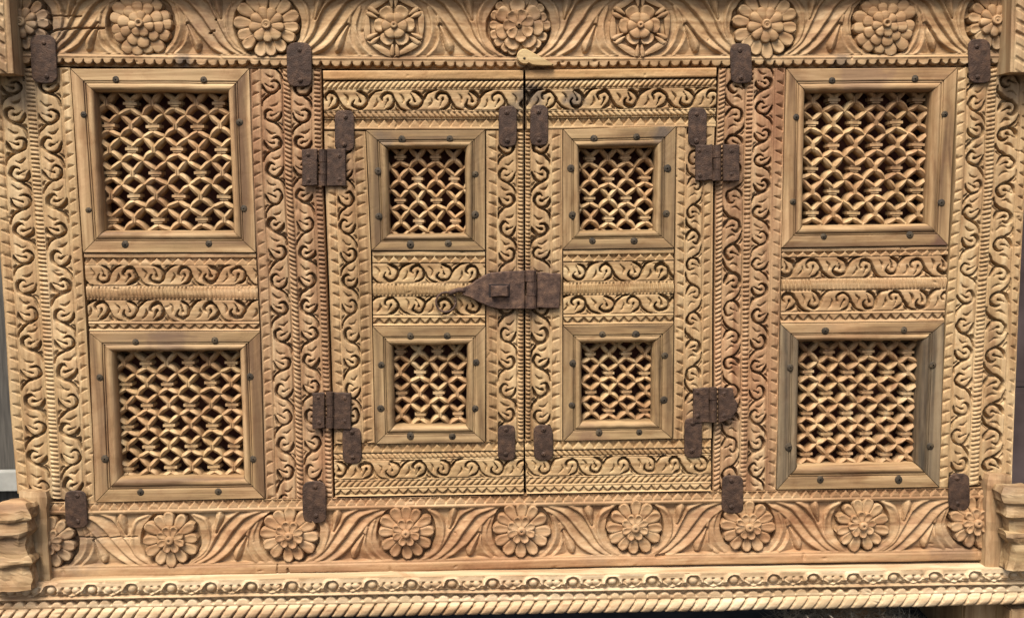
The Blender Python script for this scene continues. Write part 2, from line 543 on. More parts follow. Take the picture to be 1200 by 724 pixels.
def z_frieze(U, V, W, prm, lab):
    cs, dirs, rad = prm['centers'], prm['dirs'], prm['radii']
    H = np.full(U.shape, -10.5)
    vrow = V.mean(axis=1)
    Uu = U + lattice_noise(U * .10, V * .10, 31) * .9
    Vv = V + lattice_noise(U * .10 + 9, V * .10, 32) * .9
    for i in range(len(cs) - 1):
        xa, xb = cs[i][0], cs[i + 1][0]
        r0, r1 = np.searchsorted(vrow, xa), np.searchsorted(vrow, xb)
        r0, r1 = max(0, r0), min(len(vrow), r1)
        if r1 - r0 < 3:
            continue
        Us, Vs = Uu[r0:r1], Vv[r0:r1]
        Hh = H[r0:r1]
        for ri, rd in enumerate(RIDGES):
            q = []
            for (s, t) in rd:
                s += random.uniform(-.008, .008)
                t += random.uniform(-.012, .012)
                if dirs[i] < 0:
                    s = 1 - s
                q.append((t * W, xa + s * (xb - xa), 0))
            d, steep = shingle(Us, Vs, catmull(q, 4), dirs[i])
            top = random.uniform(-.8, 1.0)
            x_ = np.where(steep, d / 3.4, np.maximum(d - .8, 0) / 13.0)
            fall = np.where(steep, sstep(0, 1, x_), np.clip(x_, 0, 1) ** .8)
            rnd = .9 * np.exp(-(d / .9) ** 2)
            np.maximum(Hh, np.maximum(-10.5, top - 10.5 * np.clip(fall, 0, 1) - rnd), out=Hh)
        for (b0, b1, b2) in BUDS:
            q = []
            for (s, t), wd in zip((b0, b1, b2), (2.8, 4.6, .8)):
                if dirs[i] < 0:
                    s = 1 - s
                q.append((t * W, xa + s * (xb - xa), wd))
            pts = catmull(q, 4)
            e = stroke(Us, Vs, pts)
            halo = sstep(-3.0, -.8, e)
            Hh[:] = Hh * (1 - halo) + np.minimum(Hh, -7.5) * halo
            Hh[:] = np.maximum(Hh, -8.5 + 10. * np.sqrt(np.clip((e + .8) / 5.0, 0, 1)))
        H[r0:r1] = Hh
    y0 = prm['y0']
    for (x, y), r in zip(cs, rad):
        m = (np.abs(V - x) < r * 1.6)
        yy = y - np.interp(x, *zip(*y0))
        d = np.hypot(V - x, U - yy) + lattice_noise(U * .13, V * .13, 33) * 2.2
        pit = -15 if (abs(x - 462) > 2 and abs(x - 750) > 2) else -4.5
        rim = sstep(r * 1.45, r * 1.26, d) * sstep(r * 1.03, r * 1.07, d)
        H = np.where(m, np.maximum(H, -10.5 + rim * 7.0), H)
        H = np.where(m & (d < r * 1.07), pit + (-pit - 4) * sstep(r * 1.01, r * 1.07, d), H)
    eb = np.minimum(U, W - U)
    H = np.where(eb < 1.2, -1.0, H)
    ids = np.zeros(U.shape, int)
    for i, (x, y) in enumerate(cs):
        ids += V > x
    return H, ids, 'leaf_swag'


def z_egg(U, V, W, prm, lab):
    p = prm.get('pitch', 47.0)
    ph = (V - prm.get('v0', 0)) / p
    k = np.floor(ph + .5)
    f = (ph - k) * p + np.sin(k * 5.1) * .8
    a = U
    H = np.full(U.shape, 1.0) - 3.0 * sstep(W * .3, W, a)
    base = H.copy()
    # arch with a round berry inside
    d = np.hypot(f / 1.05, (a - W * .56) / 1.0)
    wob = lattice_noise(U * .25, V * .25, 41) * 1.0
    arch = 10.6 - np.abs(d - 10.2 + wob)
    ring = np.exp(-((d - 8.6 + wob * 1.4) / 1.8) ** 2) * (a < W * .78)
    H += 4.5 * ring
    H -= 6.0 * np.exp(-((d - 5.9 + wob) / 1.1) ** 2) * (a < W * .9)
    H = np.where(d < 5.2, np.maximum(H, base - 3 + 6.5 * np.sqrt(np.clip(1 - (d / 5.2) ** 2, 0, 1))), H)
    # curling arms running down to a pair of buds
    g = p / 2 - np.abs(f)
    arm = np.exp(-(((a - (W * .60 + 5.5 * np.cos(g / (p / 2) * math.pi * 1.02))) + wob) / 1.7) ** 2) * (d > 8.5)
    H += 6.0 * arm
    e1 = np.hypot((g - 4.6) / 1.15, a - W * .58) + wob * .6
    H -= 5.5 * np.exp(-((e1 - 5.0) / 1.0) ** 2) * (a > W * .35)
    H = np.where(e1 < 4.5, np.maximum(H, base - 3 + 6.0 * np.sqrt(np.clip(1 - (e1 / 4.5) ** 2, 0, 1))), H)
    H -= 4 * np.exp(-((a - W + .5) / 1.0) ** 2)
    H = np.where(a < 1.5, np.minimum(H, 1), H)
    ids = (k - k.min()).astype(int)
    return H, ids, 'berry_carving'


ZK = dict(scroll=z_scroll, tooth=z_tooth, dentil=z_dentil, rope=z_rope, scallop=z_scallop, plain=z_plain, frieze=z_frieze, egg=z_egg)


def plank(name, parent, mat, axis, e0, e1, end0, end1, zones, base=0., unit_parent=None, depth=20., cracks=(), seed=0, shrink=.45, step=None):
    st = step or STEP
    ax = 1 if axis == 'v' else 0
    e0, e1 = np.array(e0, float), np.array(e1, float)
    along0, along1 = np.mean(end0), np.mean(end1)
    mid = np.linspace(along0, along1, 9)
    w0 = np.interp(mid, e0[:, ax], e0[:, 1 - ax])
    w1 = np.interp(mid, e1[:, ax], e1[:, 1 - ax])
    W = float(np.mean(w1 - w0))
    n = max(3, int(abs(along1 - along0) / st) + 1)
    m = max(3, int(W / st) + 1)
    T, C = np.meshgrid(np.linspace(0, 1, n), np.linspace(0, 1, m), indexing='ij')
    a0 = end0[0] + (end0[1] - end0[0]) * C + shrink
    a1 = end1[0] + (end1[1] - end1[0]) * C - shrink
    AL = a0 + (a1 - a0) * T
    lo = np.interp(AL, e0[:, ax], e0[:, 1 - ax]) + shrink
    hi = np.interp(AL, e1[:, ax], e1[:, 1 - ax]) - shrink
    AC = lo + (hi - lo) * C
    X, Y = (AC, AL) if axis == 'v' else (AL, AC)
    H = np.zeros(X.shape)
    Lb = np.zeros(X.shape, int)
    names = {0: name}
    nxt = 1
    cvec = C[0]
    for (c0, c1, kind, prm) in zones:
        j0, j1 = np.searchsorted(cvec, c0 - 1e-6), np.searchsorted(cvec, c1 + 1e-6)
        if j1 - j0 < 2:
            continue
        U = (C[:, j0:j1] - c0) * W
        Wz = (c1 - c0) * W
        h, ids, un = ZK[kind](U, AL[:, j0:j1], Wz, prm, None)
        if kind in ('scroll', 'tooth', 'dentil', 'rope', 'scallop'):
            wear = np.clip(lattice_noise(AL[:, j0:j1] * .021 + seed * 3.3, U * .03 + c0 * 9, 90 + seed) * 2.6 - .15, 0, .8)
            h = h * (1 - wear * (.30 if kind == 'scroll' else .45))
        H[:, j0:j1] = h + prm.get('lift', 0)
        if ids is not None:
            Lb[:, j0:j1] = ids + nxt
            for i in range(int(ids.max()) + 1):
                names[nxt + i] = un
            nxt += int(ids.max()) + 1
        elif un:
            Lb[:, j0:j1] = nxt
            names[nxt] = un
            nxt += 1
    # hand-worked unevenness and wear
    al, ac = AL, C * W
    H += lattice_noise(al * .018 + seed, ac * .05, 50 + seed) * 1.8
    H += lattice_noise(al * .11, ac * .16 + seed, 51) * .6
    H += lattice_noise(al * .07, ac * .9 + seed, 52) * .16
    H += lattice_noise(al * .45, ac * .45 + seed, 53) * .3
    nd = int(abs(along1 - along0) * W / 1500)
    for _ in range(nd):
        ia, ic = random.uniform(0, 1), random.uniform(0, 1)
        pa, pc = along0 + (along1 - along0) * ia, W * ic
        la, lc = random.uniform(1.2, 5.0), random.uniform(.7, 2.2)
        if random.random() < .3:
            la, lc = lc, la
        r0, r1 = np.searchsorted(AL[:, 0], pa - 14), np.searchsorted(AL[:, 0], pa + 14)
        if r1 - r0 > 2:
            th = random.uniform(-.5, .5)
            da, dc = AL[r0:r1] - pa, C[r0:r1] * W - pc
            H[r0:r1] -= random.uniform(.8, 3.2) * np.exp(-((da * math.cos(th) + dc * math.sin(th)) / la) ** 2 - ((dc * math.cos(th) - da * math.sin(th)) / lc) ** 2)
    for pts, wd, dp in cracks:
        e = stroke(X, Y, [(x, y, wd) for x, y in pts]) + lattice_noise(X * .3, Y * .3, 54) * .6
        H -= dp * sstep(-.4, .4, e)
    Wd = P(X, Y, base)
    Wd[..., 1] -= H / 1000.
    gi = np.gradient(Wd, axis=0)
    gj = np.gradient(Wd, axis=1)
    Nn = np.cross(gi, gj)
    Nn /= np.linalg.norm(Nn, axis=-1, keepdims=True) + 1e-12
    flip = Nn[..., 1].mean() > 0
    if flip:
        Nn = -Nn
    idx = np.arange(n * m).reshape(n, m)
    F = np.stack([idx[:-1, :-1], idx[1:, :-1], idx[1:, 1:], idx[:-1, 1:]], -1)
    if flip:
        F = F[..., ::-1]
    Lf = Lb[:-1, :-1]
    Vf, Nf = Wd.reshape(-1, 3), Nn.reshape(-1, 3)
    # skirts
    sV, sF, sN = [], [], []
    ctr = Wd.reshape(-1, 3).mean(0)
    k = 0
    for line in (Wd[0], Wd[-1], Wd[:, 0], Wd[:, -1]):
        q = len(line)
        back = line.copy()
        back[:, 1] = -(base - depth) / 1000.
        dirv = line[-1] - line[0]
        nn = np.cross(dirv, np.array([0, 1, 0]))
        nn /= np.linalg.norm(nn) + 1e-12
        sgn = 1 if np.dot(nn, line.mean(0) - ctr) > 0 else -1
        sV += [line, back]
        sN += [np.repeat((nn * sgn)[None], q, 0)] * 2
        i = np.arange(q - 1) + k
        f = np.stack([i, i + 1, i + 1 + q, i + q], -1)
        sF.append(f if sgn > 0 else f[:, ::-1])
        k += 2 * q
    sV, sN, sF = np.vstack(sV), np.vstack(sN), np.vstack(sF)
    main = None
    labs = np.unique(Lf)
    for lb in [0] + [int(v) for v in labs if v != 0]:
        f = F[Lf == lb].reshape(-1, 4)
        if len(f):
            u, inv = np.unique(f, return_inverse=True)
            V_, N_, F_ = Vf[u], Nf[u], inv.reshape(-1, 4)
        else:
            V_, N_, F_ = np.zeros((0, 3)), np.zeros((0, 3)), np.zeros((0, 4), int)
        if lb == 0:
            F_ = np.vstack([F_, sF + len(V_)])
            V_, N_ = np.vstack([V_, sV]), np.vstack([N_, sN])
        elif len(F_) < 20:
            continue
        me = mesh_np(names[lb], V_, F_, N_)
        if lb == 0:
            main = new_obj(name, me, parent, mat)
        else:
            new_obj(names[lb], me, unit_parent or main, mat)
    return main


def box_world(name, x0, x1, y0, y1, z0, z1, parent, mat):
    V = [(x, y, z) for x in (x0, x1) for y in (y0, y1) for z in (z0, z1)]
    F = [(0, 1, 3, 2), (4, 6, 7, 5), (0, 4, 5, 1), (2, 3, 7, 6), (0, 2, 6, 4), (1, 5, 7, 3)]
    return new_obj(name, mesh_pd(name, V, F), parent, mat)


# ------------------------------------------------------------------ cabinet body behind the face
xl, xr = float(P(12, 330)[0]), float(P(1190, 330)[0])
zt, zb = float(P(600, -40)[2]), float(P(600, 668)[2])
box_world('side_board', xl, xl + .025, .021, .52, zb, zt, cabinet, M_BOX)
box_world('side_board', xr - .025, xr, .021, .52, zb, zt, cabinet, M_BOX)
box_world('back_board', xl + .026, xr - .026, .495, .52, zb, zt, cabinet, M_BOX)
box_world('floor_board', xl + .026, xr - .026, .0215, .494, zb, zb + .025, cabinet, M_BOX)
box_world('top_board', xl + .026, xr - .026, .0215, .494, zt - .025, zt, cabinet, M_BOX)

# ------------------------------------------------------------------ friezes with rosettes
TOP_C = [(26, 26), (165, 28), (313, 29), (462, 30), (608, 30), (750, 30), (897, 29), (1037, 28), (1166, 24)]
TOP_R = [33, 38, 38, 37, 36, 37, 38, 37, 33]
top_edge = [(-40, -44), (1260, -44)]
top_fr0 = [(-40, -8), (300, -6), (600, -4), (900, -6), (1260, -8)]
bot_edge = [(-40, 75.5), (60, 76.5), (300, 79), (460, 80.5), (600, 81), (750, 80), (900, 79), (1040, 78), (1150, 77), (1260, 76)]
Wt = 124.0
plank('top_rail', cabinet, M_H, 'h', top_edge, bot_edge, (15, 15), (1185, 1185), [
    (0, .28, 'plain', {}),
    (.28, .885, 'frieze', dict(centers=TOP_C, dirs=[1, -1, 1, -1, 1, -1, 1, -1], radii=TOP_R,
                               y0=[(-40, -10.5), (600, -9), (1260, -10.5)])),
    (.885, .925, 'plain', dict(grooves=[(.15, 1.0, 2.5)], lift=1.0)),
    (.925, 1, 'scallop', dict(pitch=12.1)),
], base=3, seed=1, cracks=[([(58, 38), (64, 35), (90, 32.5), (122, 33)], 1.0, 6), ([(60, 18), (95, 18.5)], .7, 4),
                           ([(245, 38), (251, 36)], 1.2, 6), ([(252, 22), (253, 22.5)], 1.0, 6)])

BOT_C = [(57, 634), (200, 631), (339, 626), (476, 623), (611, 620), (744, 617), (877, 616), (1010, 614), (1144, 611)]
BOT_R = [33, 33.5, 33.5, 33, 33.5, 32, 31.5, 32, 32]
br_top = [(-40, 590), (57, 588), (112, 588.5), (350, 584), (390, 583.5), (613, 579.5), (834, 575.5), (960, 573.5), (1110, 571.5), (1260, 569)]
br_bot = [(-40, 680), (60, 677), (240, 673), (480, 669), (700, 663), (940, 659), (1150, 656), (1260, 654)]
fy0 = [(-40, 600), (57, 599.5), (1145, 583.5), (1260, 582)]
plank('bottom_rail', cabinet, M_RED, 'h', br_top, br_bot, (57, 57), (1157, 1157), [
    (0, .10, 'tooth', dict(pitch=11.6, dir=-1, span=(.05, .95))),
    (.10, .145, 'plain', dict(lift=.8)),
    (.145, .86, 'frieze', dict(centers=BOT_C, dirs=[-1, 1, 1, 1, -1, 1, -1, 1], radii=BOT_R,
                               y0=[(x, y + 12.6) for x, y in br_top])),
    (.86, 1, 'plain', dict(grooves=[(.12, 1.0, 2.0)], lift=1.5)),
], base=3, seed=2, cracks=[([(325, 672), (360, 671), (420, 670)], .9, 7), ([(80, 629), (120, 630), (160, 629)], .6, 4),
                           ([(325, 661), (325, 672)], .6, 5), ([(337, 666), (338, 671)], 1.2, 6), ([(770, 651), (778, 650)], 1.8, 6)])


# petals -----------------------------------------------------------
def petal_mesh(name, x0, hw, Z, style, floor=-16., narrow=.42):
    """petal along +X from x0 to 1 (radius units), height along -Y in mm (scaled later). returns mesh in (X, -Y height(m), Z)"""
    ps = [0, .15, .32, .5, .66, .8, .9, .96, 1.0]
    qs = [-1, -.999, -.82, -.45, 0, .45, .82, .999, 1]
    V = []
    for p in ps:
        wdt = hw * (narrow + (1 - narrow) * math.sin(min(1, p / .68) * math.pi / 2)) * math.sqrt(max(0.0, 1 - max(0, (p - .62) / .38) ** 2.4)) + .002
        for qi, q in enumerate(qs):
            x = x0 + (1 - x0) * p
            z = q * wdt
            if style == 'spoon':
                rim = 1 - 1.25 * math.exp(-((q / .58) ** 2 + ((p - .60) / .28) ** 2))
                h = Z * (.45 + .55 * p) * rim
                h -= 0 if abs(q) < .9 else 2.2
            elif style == 'leaf':
                h = Z * (1 - .55 * abs(q)) * (1 - .3 * (2 * p - 1) ** 2)
            else:
                h = -1.5 + (Z + 1.5) * (math.sqrt(max(0, 1 - .95 * q * q))) * (.62 + .5 * math.sin(p * math.pi * .85)) * .9
            if p == 1.0:
                h -= 2.5
            if qi in (0, 8) or False:
                h = floor
            V.append((x, h, z))
    nq = len(qs)
    F = []
    for i in range(len(ps) - 1):
        for j in range(nq - 1):
            a = i * nq + j
            F.append((a, a + 1, a + nq + 1, a + nq))
    a0 = (len(ps) - 1) * nq
    n0 = len(V)
    for j in range(nq):
        x, h, z = V[a0 + j]
        V.append((x + .005, floor, z))
    for j in range(nq - 1):
        F.append((a0 + j, a0 + j + 1, n0 + j + 1, n0 + j))
    return V, F


_pm = {}


def petal_obj(key, r_px, cxp, cyp, ang, base, parent, mat, args, tilt=0., jitter=.03):
    """place one petal: r in px, ang radians, base height in mm"""
    s = pxsize(cxp, cyp) * r_px
    if key not in _pm:
        V, F = petal_mesh('petal', *args)
        # mesh keeps radius units in X/Z and metres in Y
        me = mesh_pd('petal', [(x, -h / 1000., z) for x, h, z in V], [f[::-1] for f in F], True)
        me.materials.append(mat)
        _pm[key] = me
    c = P(cxp, cyp, base)
    k = s * random.uniform(1 - jitter, 1 + jitter)
    M = Matrix.Translation(Vector(c)) @ Matrix.Rotation(ang + random.uniform(-jitter, jitter), 4, 'Y') @ \
        Matrix.Rotation(tilt, 4, 'Z') @ Matrix.Diagonal((k, random.uniform(.92, 1.08), k * random.uniform(.95, 1.05), 1))
    return new_obj('petal', _pm[key], parent, None, M)


def lathe_px(name, cxp, cyp, prof, base, parent, mat, n=20, squash=1.0, tilt=0):
    """prof: list of (radius px, height mm)"""
    s = pxsize(cxp, cyp)
    c = P(cxp, cyp, base)
    V, F = [], []
    for r, h in prof:
        for k in range(n):
            a = 2 * math.pi * k / n
            V.append((c[0] + r * s * math.cos(a), c[1] - h / 1000., c[2] + r * s * math.sin(a) * squash))
    for i in range(len(prof) - 1):
        for k in range(n):
            a, b = i * n + k, i * n + (k + 1) % n
            F.append((a, a + n, b + n, b))
    F.append(tuple(range(len(V) - n, len(V))))
    return new_obj(name, mesh_pd(name, V, F, True), parent, mat)


def rosette(c, r, kind, mat, idx):
    x, y = c
    base = 3.0
    if kind in ('bottom',):
        n1, n2 = 12, 8
        bt = lathe_px('rosette', x, y, [(5.0, -8), (5.2, 8.5), (4.8, 10.6), (3.8, 11.8), (2.4, 12.2), (1.0, 11.6)], base, cabinet, mat)
        off = random.uniform(0, .3) if idx not in (1,) else 0
        for k in range(n1):
            petal_obj(('bo', 12), r, x, y, off + 2 * math.pi * k / n1, base, bt, mat, (.36, .203, 3.2, 'spoon'), 0, .05)
        for k in range(n2):
            petal_obj(('bi', 8), r * .50, x, y, off + 2 * math.pi * (k + .5) / n2, base + 4.5, bt, mat, (.2, .31, 4.4, 'spoon'))
    elif kind == 'B':
        bt = lathe_px('rosette', x, y, [(5.6, -8), (5.8, 8), (5.2, 10), (4.0, 10.6), (3.0, 9.6), (2.0, 9.4), (1.0, 10.4)], base, cabinet, mat)
        for k in range(14):
            petal_obj(('to', 14), r, x, y, .1 + 2 * math.pi * k / 14, base, bt, mat, (.45, .195, 2.8, 'spoon'), 0, .05)
        for k in range(9):
            petal_obj(('ti', 9), r * .56, x, y, .2 + 2 * math.pi * k / 9, base + 4.0, bt, mat, (.2, .30, 3.6, 'convex'), 0, .05)
    elif kind == 'A':
        bt = lathe_px('rosette', x, y, [(4.8, -8), (5.0, 10), (4.4, 12.5), (3.2, 13), (2.2, 10), (.8, 9.5)], base, cabinet, mat)
        for k in range(15):
            petal_obj(('ao', 15), r, x, y, .05 + 2 * math.pi * k / 15, base, bt, mat, (.45, .195, 1.8, 'convex'), 0, .07)
        for k in range(10):
            petal_obj(('am', 10), r * .70, x, y, .2 + 2 * math.pi * k / 10, base + 3., bt, mat, (.4, .27, 2.4, 'convex'), 0, .07)
        for k in range(7):
            petal_obj(('ai', 7), r * .42, x, y, .3 + 2 * math.pi * k / 7, base + 6., bt, mat, (.2, .38, 3.0, 'convex'), 0, .08)
    elif kind == 'C':
        bt = lathe_px('rosette', x, y, [(4.0, -8), (4.2, 8), (3.4, 10), (1.6, 10.4), (.8, 9)], base, cabinet, mat)
        s = pxsize(x, y)
        for k in range(6):
            a = math.pi / 6 + 2 * math.pi * k / 6
            # long leaf along each side of the hexagon
            px_, py_ = x + math.cos(a + .50) * r * 1.0, y - math.sin(a + .50) * r * 1.0
            q = petal_obj(('ch',), r * .94, px_, py_, 0, base, bt, mat, (0.0, .11, 2.4, 'leaf', -16., .12), 0, .0)
            q.matrix_basis = Matrix.Translation(Vector(P(px_, py_, base))) @ Matrix.Rotation(-(a + .50 - math.pi / 6 * 0) - (math.pi / 2 + .0) - .0 + math.pi, 4, 'Y') @ \
                Matrix.Rotation(0, 4, 'Y') @ Matrix.Diagonal((r * .96 * s, 1, r * .96 * s, 1)) if False else q.matrix_basis
            # chord between two hexagon corners
            A = np.array(P(x + math.cos(a) * r * .99, y - math.sin(a) * r * .99, base))
            B = np.array(P(x + math.cos(a + math.pi / 3) * r * .99, y - math.sin(a + math.pi / 3) * r * .99, base))
            dv = B - A
            ang = math.atan2(-dv[2], dv[0])
            ln = float(np.linalg.norm(dv))
            q.matrix_basis = Matrix.Translation(Vector(A)) @ Matrix.Rotation(ang, 4, 'Y') @ Matrix.Diagonal((ln, 1, ln, 1))
            for sg in (-1, 1):
                petal_obj(('cr',), r * .97, x, y, a + sg * .10, base + 1, bt, mat, (.60, .075, 3.4, 'leaf', -16., .25), 0, .02)
            petal_obj(('cm',), r * .66, x, y, a + math.pi / 6, base + .5, bt, mat, (.30, .38, 3.4, 'spoon'))
        for k in range(6):
            petal_obj(('ci',), r * .42, x, y, 2 * math.pi * k / 6, base + 4, bt, mat, (.2, .48, 4.2, 'convex'))
    else:
        bt = lathe_px('rosette', x, y, [(3.4, -8), (3.6, 8), (2.8, 11), (1.2, 11.4)], base, cabinet, mat)
        for k in range(18):
            petal_obj(('do', 18), r, x, y, .05 + 2 * math.pi * k / 18, base, bt, mat, (.6, .17, 3.0, 'spoon'), 0, .05)
        for k in range(7):
            petal_obj(('dm', 7), r * .82, x, y, .15 + 2 * math.pi * k / 7, base + 2, bt, mat, (.35, .34, 4.0, 'spoon'), 0, .06)
        for k in range(7):
            petal_obj(('di', 7), r * .52, x, y, .55 + 2 * math.pi * k / 7, base + 5, bt, mat, (.2, .40, 4.4, 'spoon'), 0, .06)
    return bt


for i, (c, r, k) in enumerate(zip(TOP_C, TOP_R, 'BABCDCBAB')):
    rosette(c, r, k, M_H, i)
for i, (c, r) in enumerate(zip(BOT_C, BOT_R)):
    rosette(c, r, 'bottom', M_RED, i)

# ------------------------------------------------------------------ stiles
L, R_ = 0, 1
plank('stile', cabinet, M_V, 'v', [(-16, 80), (3.5, 350), (12, 485), (20, 580)], [(82, 80), (90, 205), (99.5, 350), (107, 485), (111, 590)],
      (80, 78.5), (578, 589), [
    (0, .14, 'tooth', dict(pitch=13.5, chip=1, dir=1)),
    (.145, .445, 'scroll', dict(v0=135, side=L, pitch=33.45)),
    (.45, .57, 'dentil', dict(pitch=5.1, slant=-.1, fill=.9)),
    (.575, .87, 'scroll', dict(v0=135, side=R_, pitch=33.4)),
    (.875, 1, 'tooth', dict(pitch=13.8, chip=1, dir=-1))], seed=3)
plank('stile', cabinet, M_V2, 'v', [(292.5, 80), (295, 205), (300.5, 296), (305.5, 388), (311, 585)], [(376.5, 80), (378.5, 205), (384, 350), (389, 495), (390.5, 585)],
      (80, 80.5), (584, 583), [
    (0, .15, 'tooth', dict(pitch=13.5, chip=1, dir=-1)),
    (.155, .455, 'scroll', dict(v0=134, side=L, pitch=32.3)),
    (.46, .57, 'dentil', dict(pitch=5.3, slant=-.45, fill=.95)),
    (.575, .87, 'scroll', dict(v0=134, side=R_, pitch=32.1)),
    (.885, 1, 'dentil', dict(pitch=5.3, slant=-.15, fill=.8))], seed=4)
plank('stile', cabinet, M_V2, 'v', [(842, 80), (838, 205), (837, 350), (836.5, 495), (835, 575)], [(921, 80), (918, 205), (914.5, 350), (912, 495), (909.5, 575)],
      (79.5, 79), (575, 574), [
    (0, .115, 'dentil', dict(pitch=5.3, slant=.45, fill=.85)),
    (.12, .42, 'scroll', dict(v0=263, side=R_, pitch=32.5, flip=1)),
    (.425, .535, 'dentil', dict(pitch=5.3, slant=.1, fill=.9)),
    (.54, .835, 'scroll', dict(v0=248, side=L, pitch=30.2)),
    (.845, 1, 'tooth', dict(pitch=13.5, chip=1, dir=1))], seed=5)
plank('stile', cabinet, M_V, 'v', [(1122, 78), (1119, 205), (1109, 350), (1103, 490), (1100, 575)], [(1208, 78), (1202.5, 205), (1195, 350), (1189, 490), (1186, 575)],
      (78, 77), (571, 566), [
    (0, .13, 'tooth', dict(pitch=13.0, chip=1, dir=-1)),
    (.135, .415, 'scroll', dict(v0=250, side=L, pitch=32.6)),
    (.42, .55, 'dentil', dict(pitch=5.2, slant=.2, fill=.95)),
    (.555, .875, 'scroll', dict(v0=255, side=R_, pitch=32.3, flip=1)),
    (.885, 1, 'tooth', dict(pitch=13.5, chip=1, dir=1))], seed=6)


# ------------------------------------------------------------------ cross rails
def cross_zones(H_, rows, s1, s2, tp):
    """rows: y fractions [tooth end, scroll1 end, rope end, scroll2 end]"""
    a, b, c, d = rows
    return [(0, a * .45, 'plain', {}), (a * .45, a, 'tooth', dict(pitch=tp, dir=-1, span=(.0, .95))),
            (a + .005, b, 'scroll', s1), (b + .005, c, 'dentil', dict(pitch=4.4, slant=-.16, fill=.98, deep=5.0, lift=1)),
            (c + .005, d, 'scroll', s2), (d + .005, d + .03, 'plain', dict(lift=1.5)),
            (d + .03, 1, 'tooth', dict(pitch=tp, dir=1, span=(.0, .7)))]


rows4 = (.155, .42, .585, .89)
plank('cross_rail', cabinet, M_H, 'h', [(90, 296), (310, 296)], [(90, 387.5), (310, 387.5)], (98, 104), (300, 304.5),
      cross_zones(0, (.145, .425, .595, .885), dict(v0=152, side=L, pitch=31.7), dict(v0=151, side=R_, pitch=31.9), 12.6), seed=7)
plank('cross_rail', cabinet, M_H, 'h', [(905, 290.5), (1115, 287.5)], [(905, 378.5), (1115, 376)], (916, 914.5), (1112, 1107),
      cross_zones(0, (.115, .41, .565, .86), dict(v0=984, side=R_, pitch=30.7), dict(v0=987, side=L, pitch=31.2), 12.0), seed=8)


# ------------------------------------------------------------------ mitred frames with nails
def nail_mesh():
    V, F = [], []
    prof = [(1, 0), (1, .25), (.85, .6), (.5, .85), (.18, .95)]
    n = 10
    for r, h in prof:
        for k in range(n):
            a = 2 * math.pi * k / n
            V.append((r * math.cos(a), -h, r * math.sin(a)))
    for i in range(len(prof) - 1):
        for k in range(n):
            a, b = i * n + k, i * n + (k + 1) % n
            F.append((a, a + n, b + n, b))
    F.append(tuple(range(len(V) - n, len(V))))
    return mesh_pd('nail', V, [f for f in F], True)


NAIL = nail_mesh()
NAIL.materials.append(M_NAIL)
NAIL_I = nail_mesh()
NAIL_I.materials.append(M_IRON)


def nail(x, y, h, parent, r=4.4, me=None, hm=2.6):
    s = pxsize(x, y) * r * random.uniform(.88, 1.1)
    M = Matrix.Translation(Vector(P(x, y, h))) @ Matrix.Rotation(random.uniform(-.12, .12), 4, 'X') @ \
        Matrix.Rotation(random.uniform(-.12, .12), 4, 'Z') @ Matrix.Diagonal((s, hm / 1000., s * random.uniform(.9, 1.1), 1))
    o = new_obj('nail', me or NAIL, parent, None)
    if parent.type == 'EMPTY':
        o.matrix_parent_inverse = Matrix.Translation(-Vector(parent.location))
    o.matrix_basis = M
    return o


FPROF = [(0, -20), (0, 0.2), (.015, 1.2), (.03, 1.5), (.48, 1.6), (.515, 1.2), (.525, -1.4), (.555, -1.6), (.565, .4), (.60, .6), (.61, -1.4),
         (.635, -1.6), (.645, .3), (.68, 1.6), (.74, 2.6), (.81, 2.7), (.87, 1.8), (.92, 0.0), (.96, -2.6), (.985, -5.5), (1.0, -9), (1.0, -40)]


def frame(outer, inner, base, parent, mats, nails, unit_parent, seed, wide=.55):
    """outer, inner: TL TR BR BL pixel corners"""
    o_, i_ = np.array(outer, float), np.array(inner, float)
    first = None
    for s in range(4):
        A, B, a, b = o_[s], o_[(s + 1) % 4], i_[s], i_[(s + 1) % 4]
        n = 40
        V, F = [], []
        ts = np.linspace(0, 1, n)
        fr = np.array([p for p, h in FPROF])
        hh = np.array([h for p, h in FPROF])
        m = len(fr)
        Tm, Fm = np.meshgrid(ts, fr, indexing='ij')
        q = .5 / np.linalg.norm(B - A)
        q2 = .5 / np.linalg.norm(b - a)
        tO = q + Tm * (1 - 2 * q)
        OX, OY = A[0] + (B[0] - A[0]) * tO, A[1] + (B[1] - A[1]) * tO
        IX, IY = a[0] + (b[0] - a[0]) * tO, a[1] + (b[1] - a[1]) * tO
        X, Y = OX + (IX - OX) * Fm, OY + (IY - OY) * Fm
        wv = lattice_noise(Tm * 9 + seed * 3.1, Fm * 0 + s * 2.2, 61) * .9
        ctr = o_.mean(0)
        g = sstep(.3, 1, Fm)
        if s % 2 == 0:
            Y = Y + wv * g
        else:
            X = X + wv * g
        Hh = np.tile(hh, (n, 1)) + np.where((Fm > .01) & (Fm < .99), lattice_noise(Tm * 7 + seed, Fm * 3, 62 + s) * 1.0 + lattice_noise(Tm * 30 + seed, Fm * 5, 66 + s) * .4, 0)
        Wd = P(X, Y, base)
        Wd[..., 1] -= Hh / 1000.
        idx = np.arange(n * m).reshape(n, m)
        Fq = np.stack([idx[:-1, :-1], idx[:-1, 1:], idx[1:, 1:], idx[1:, :-1]], -1).reshape(-1, 4)
        me = mesh_np('frame_member', Wd.reshape(-1, 3), Fq)
        me.polygons.foreach_set('use_smooth', [False] * len(me.polygons))
        # end caps
        ob = new_obj('frame_member', me, unit_parent if unit_parent else (first or parent), mats[s])
        if first is None and unit_parent is None:
            ob.name = 'panel_frame'
            ob.data.name = 'panel_frame'
            first = ob
    for x, y in nails:
        nail(x, y, base + .8, unit_parent or first)
    return first


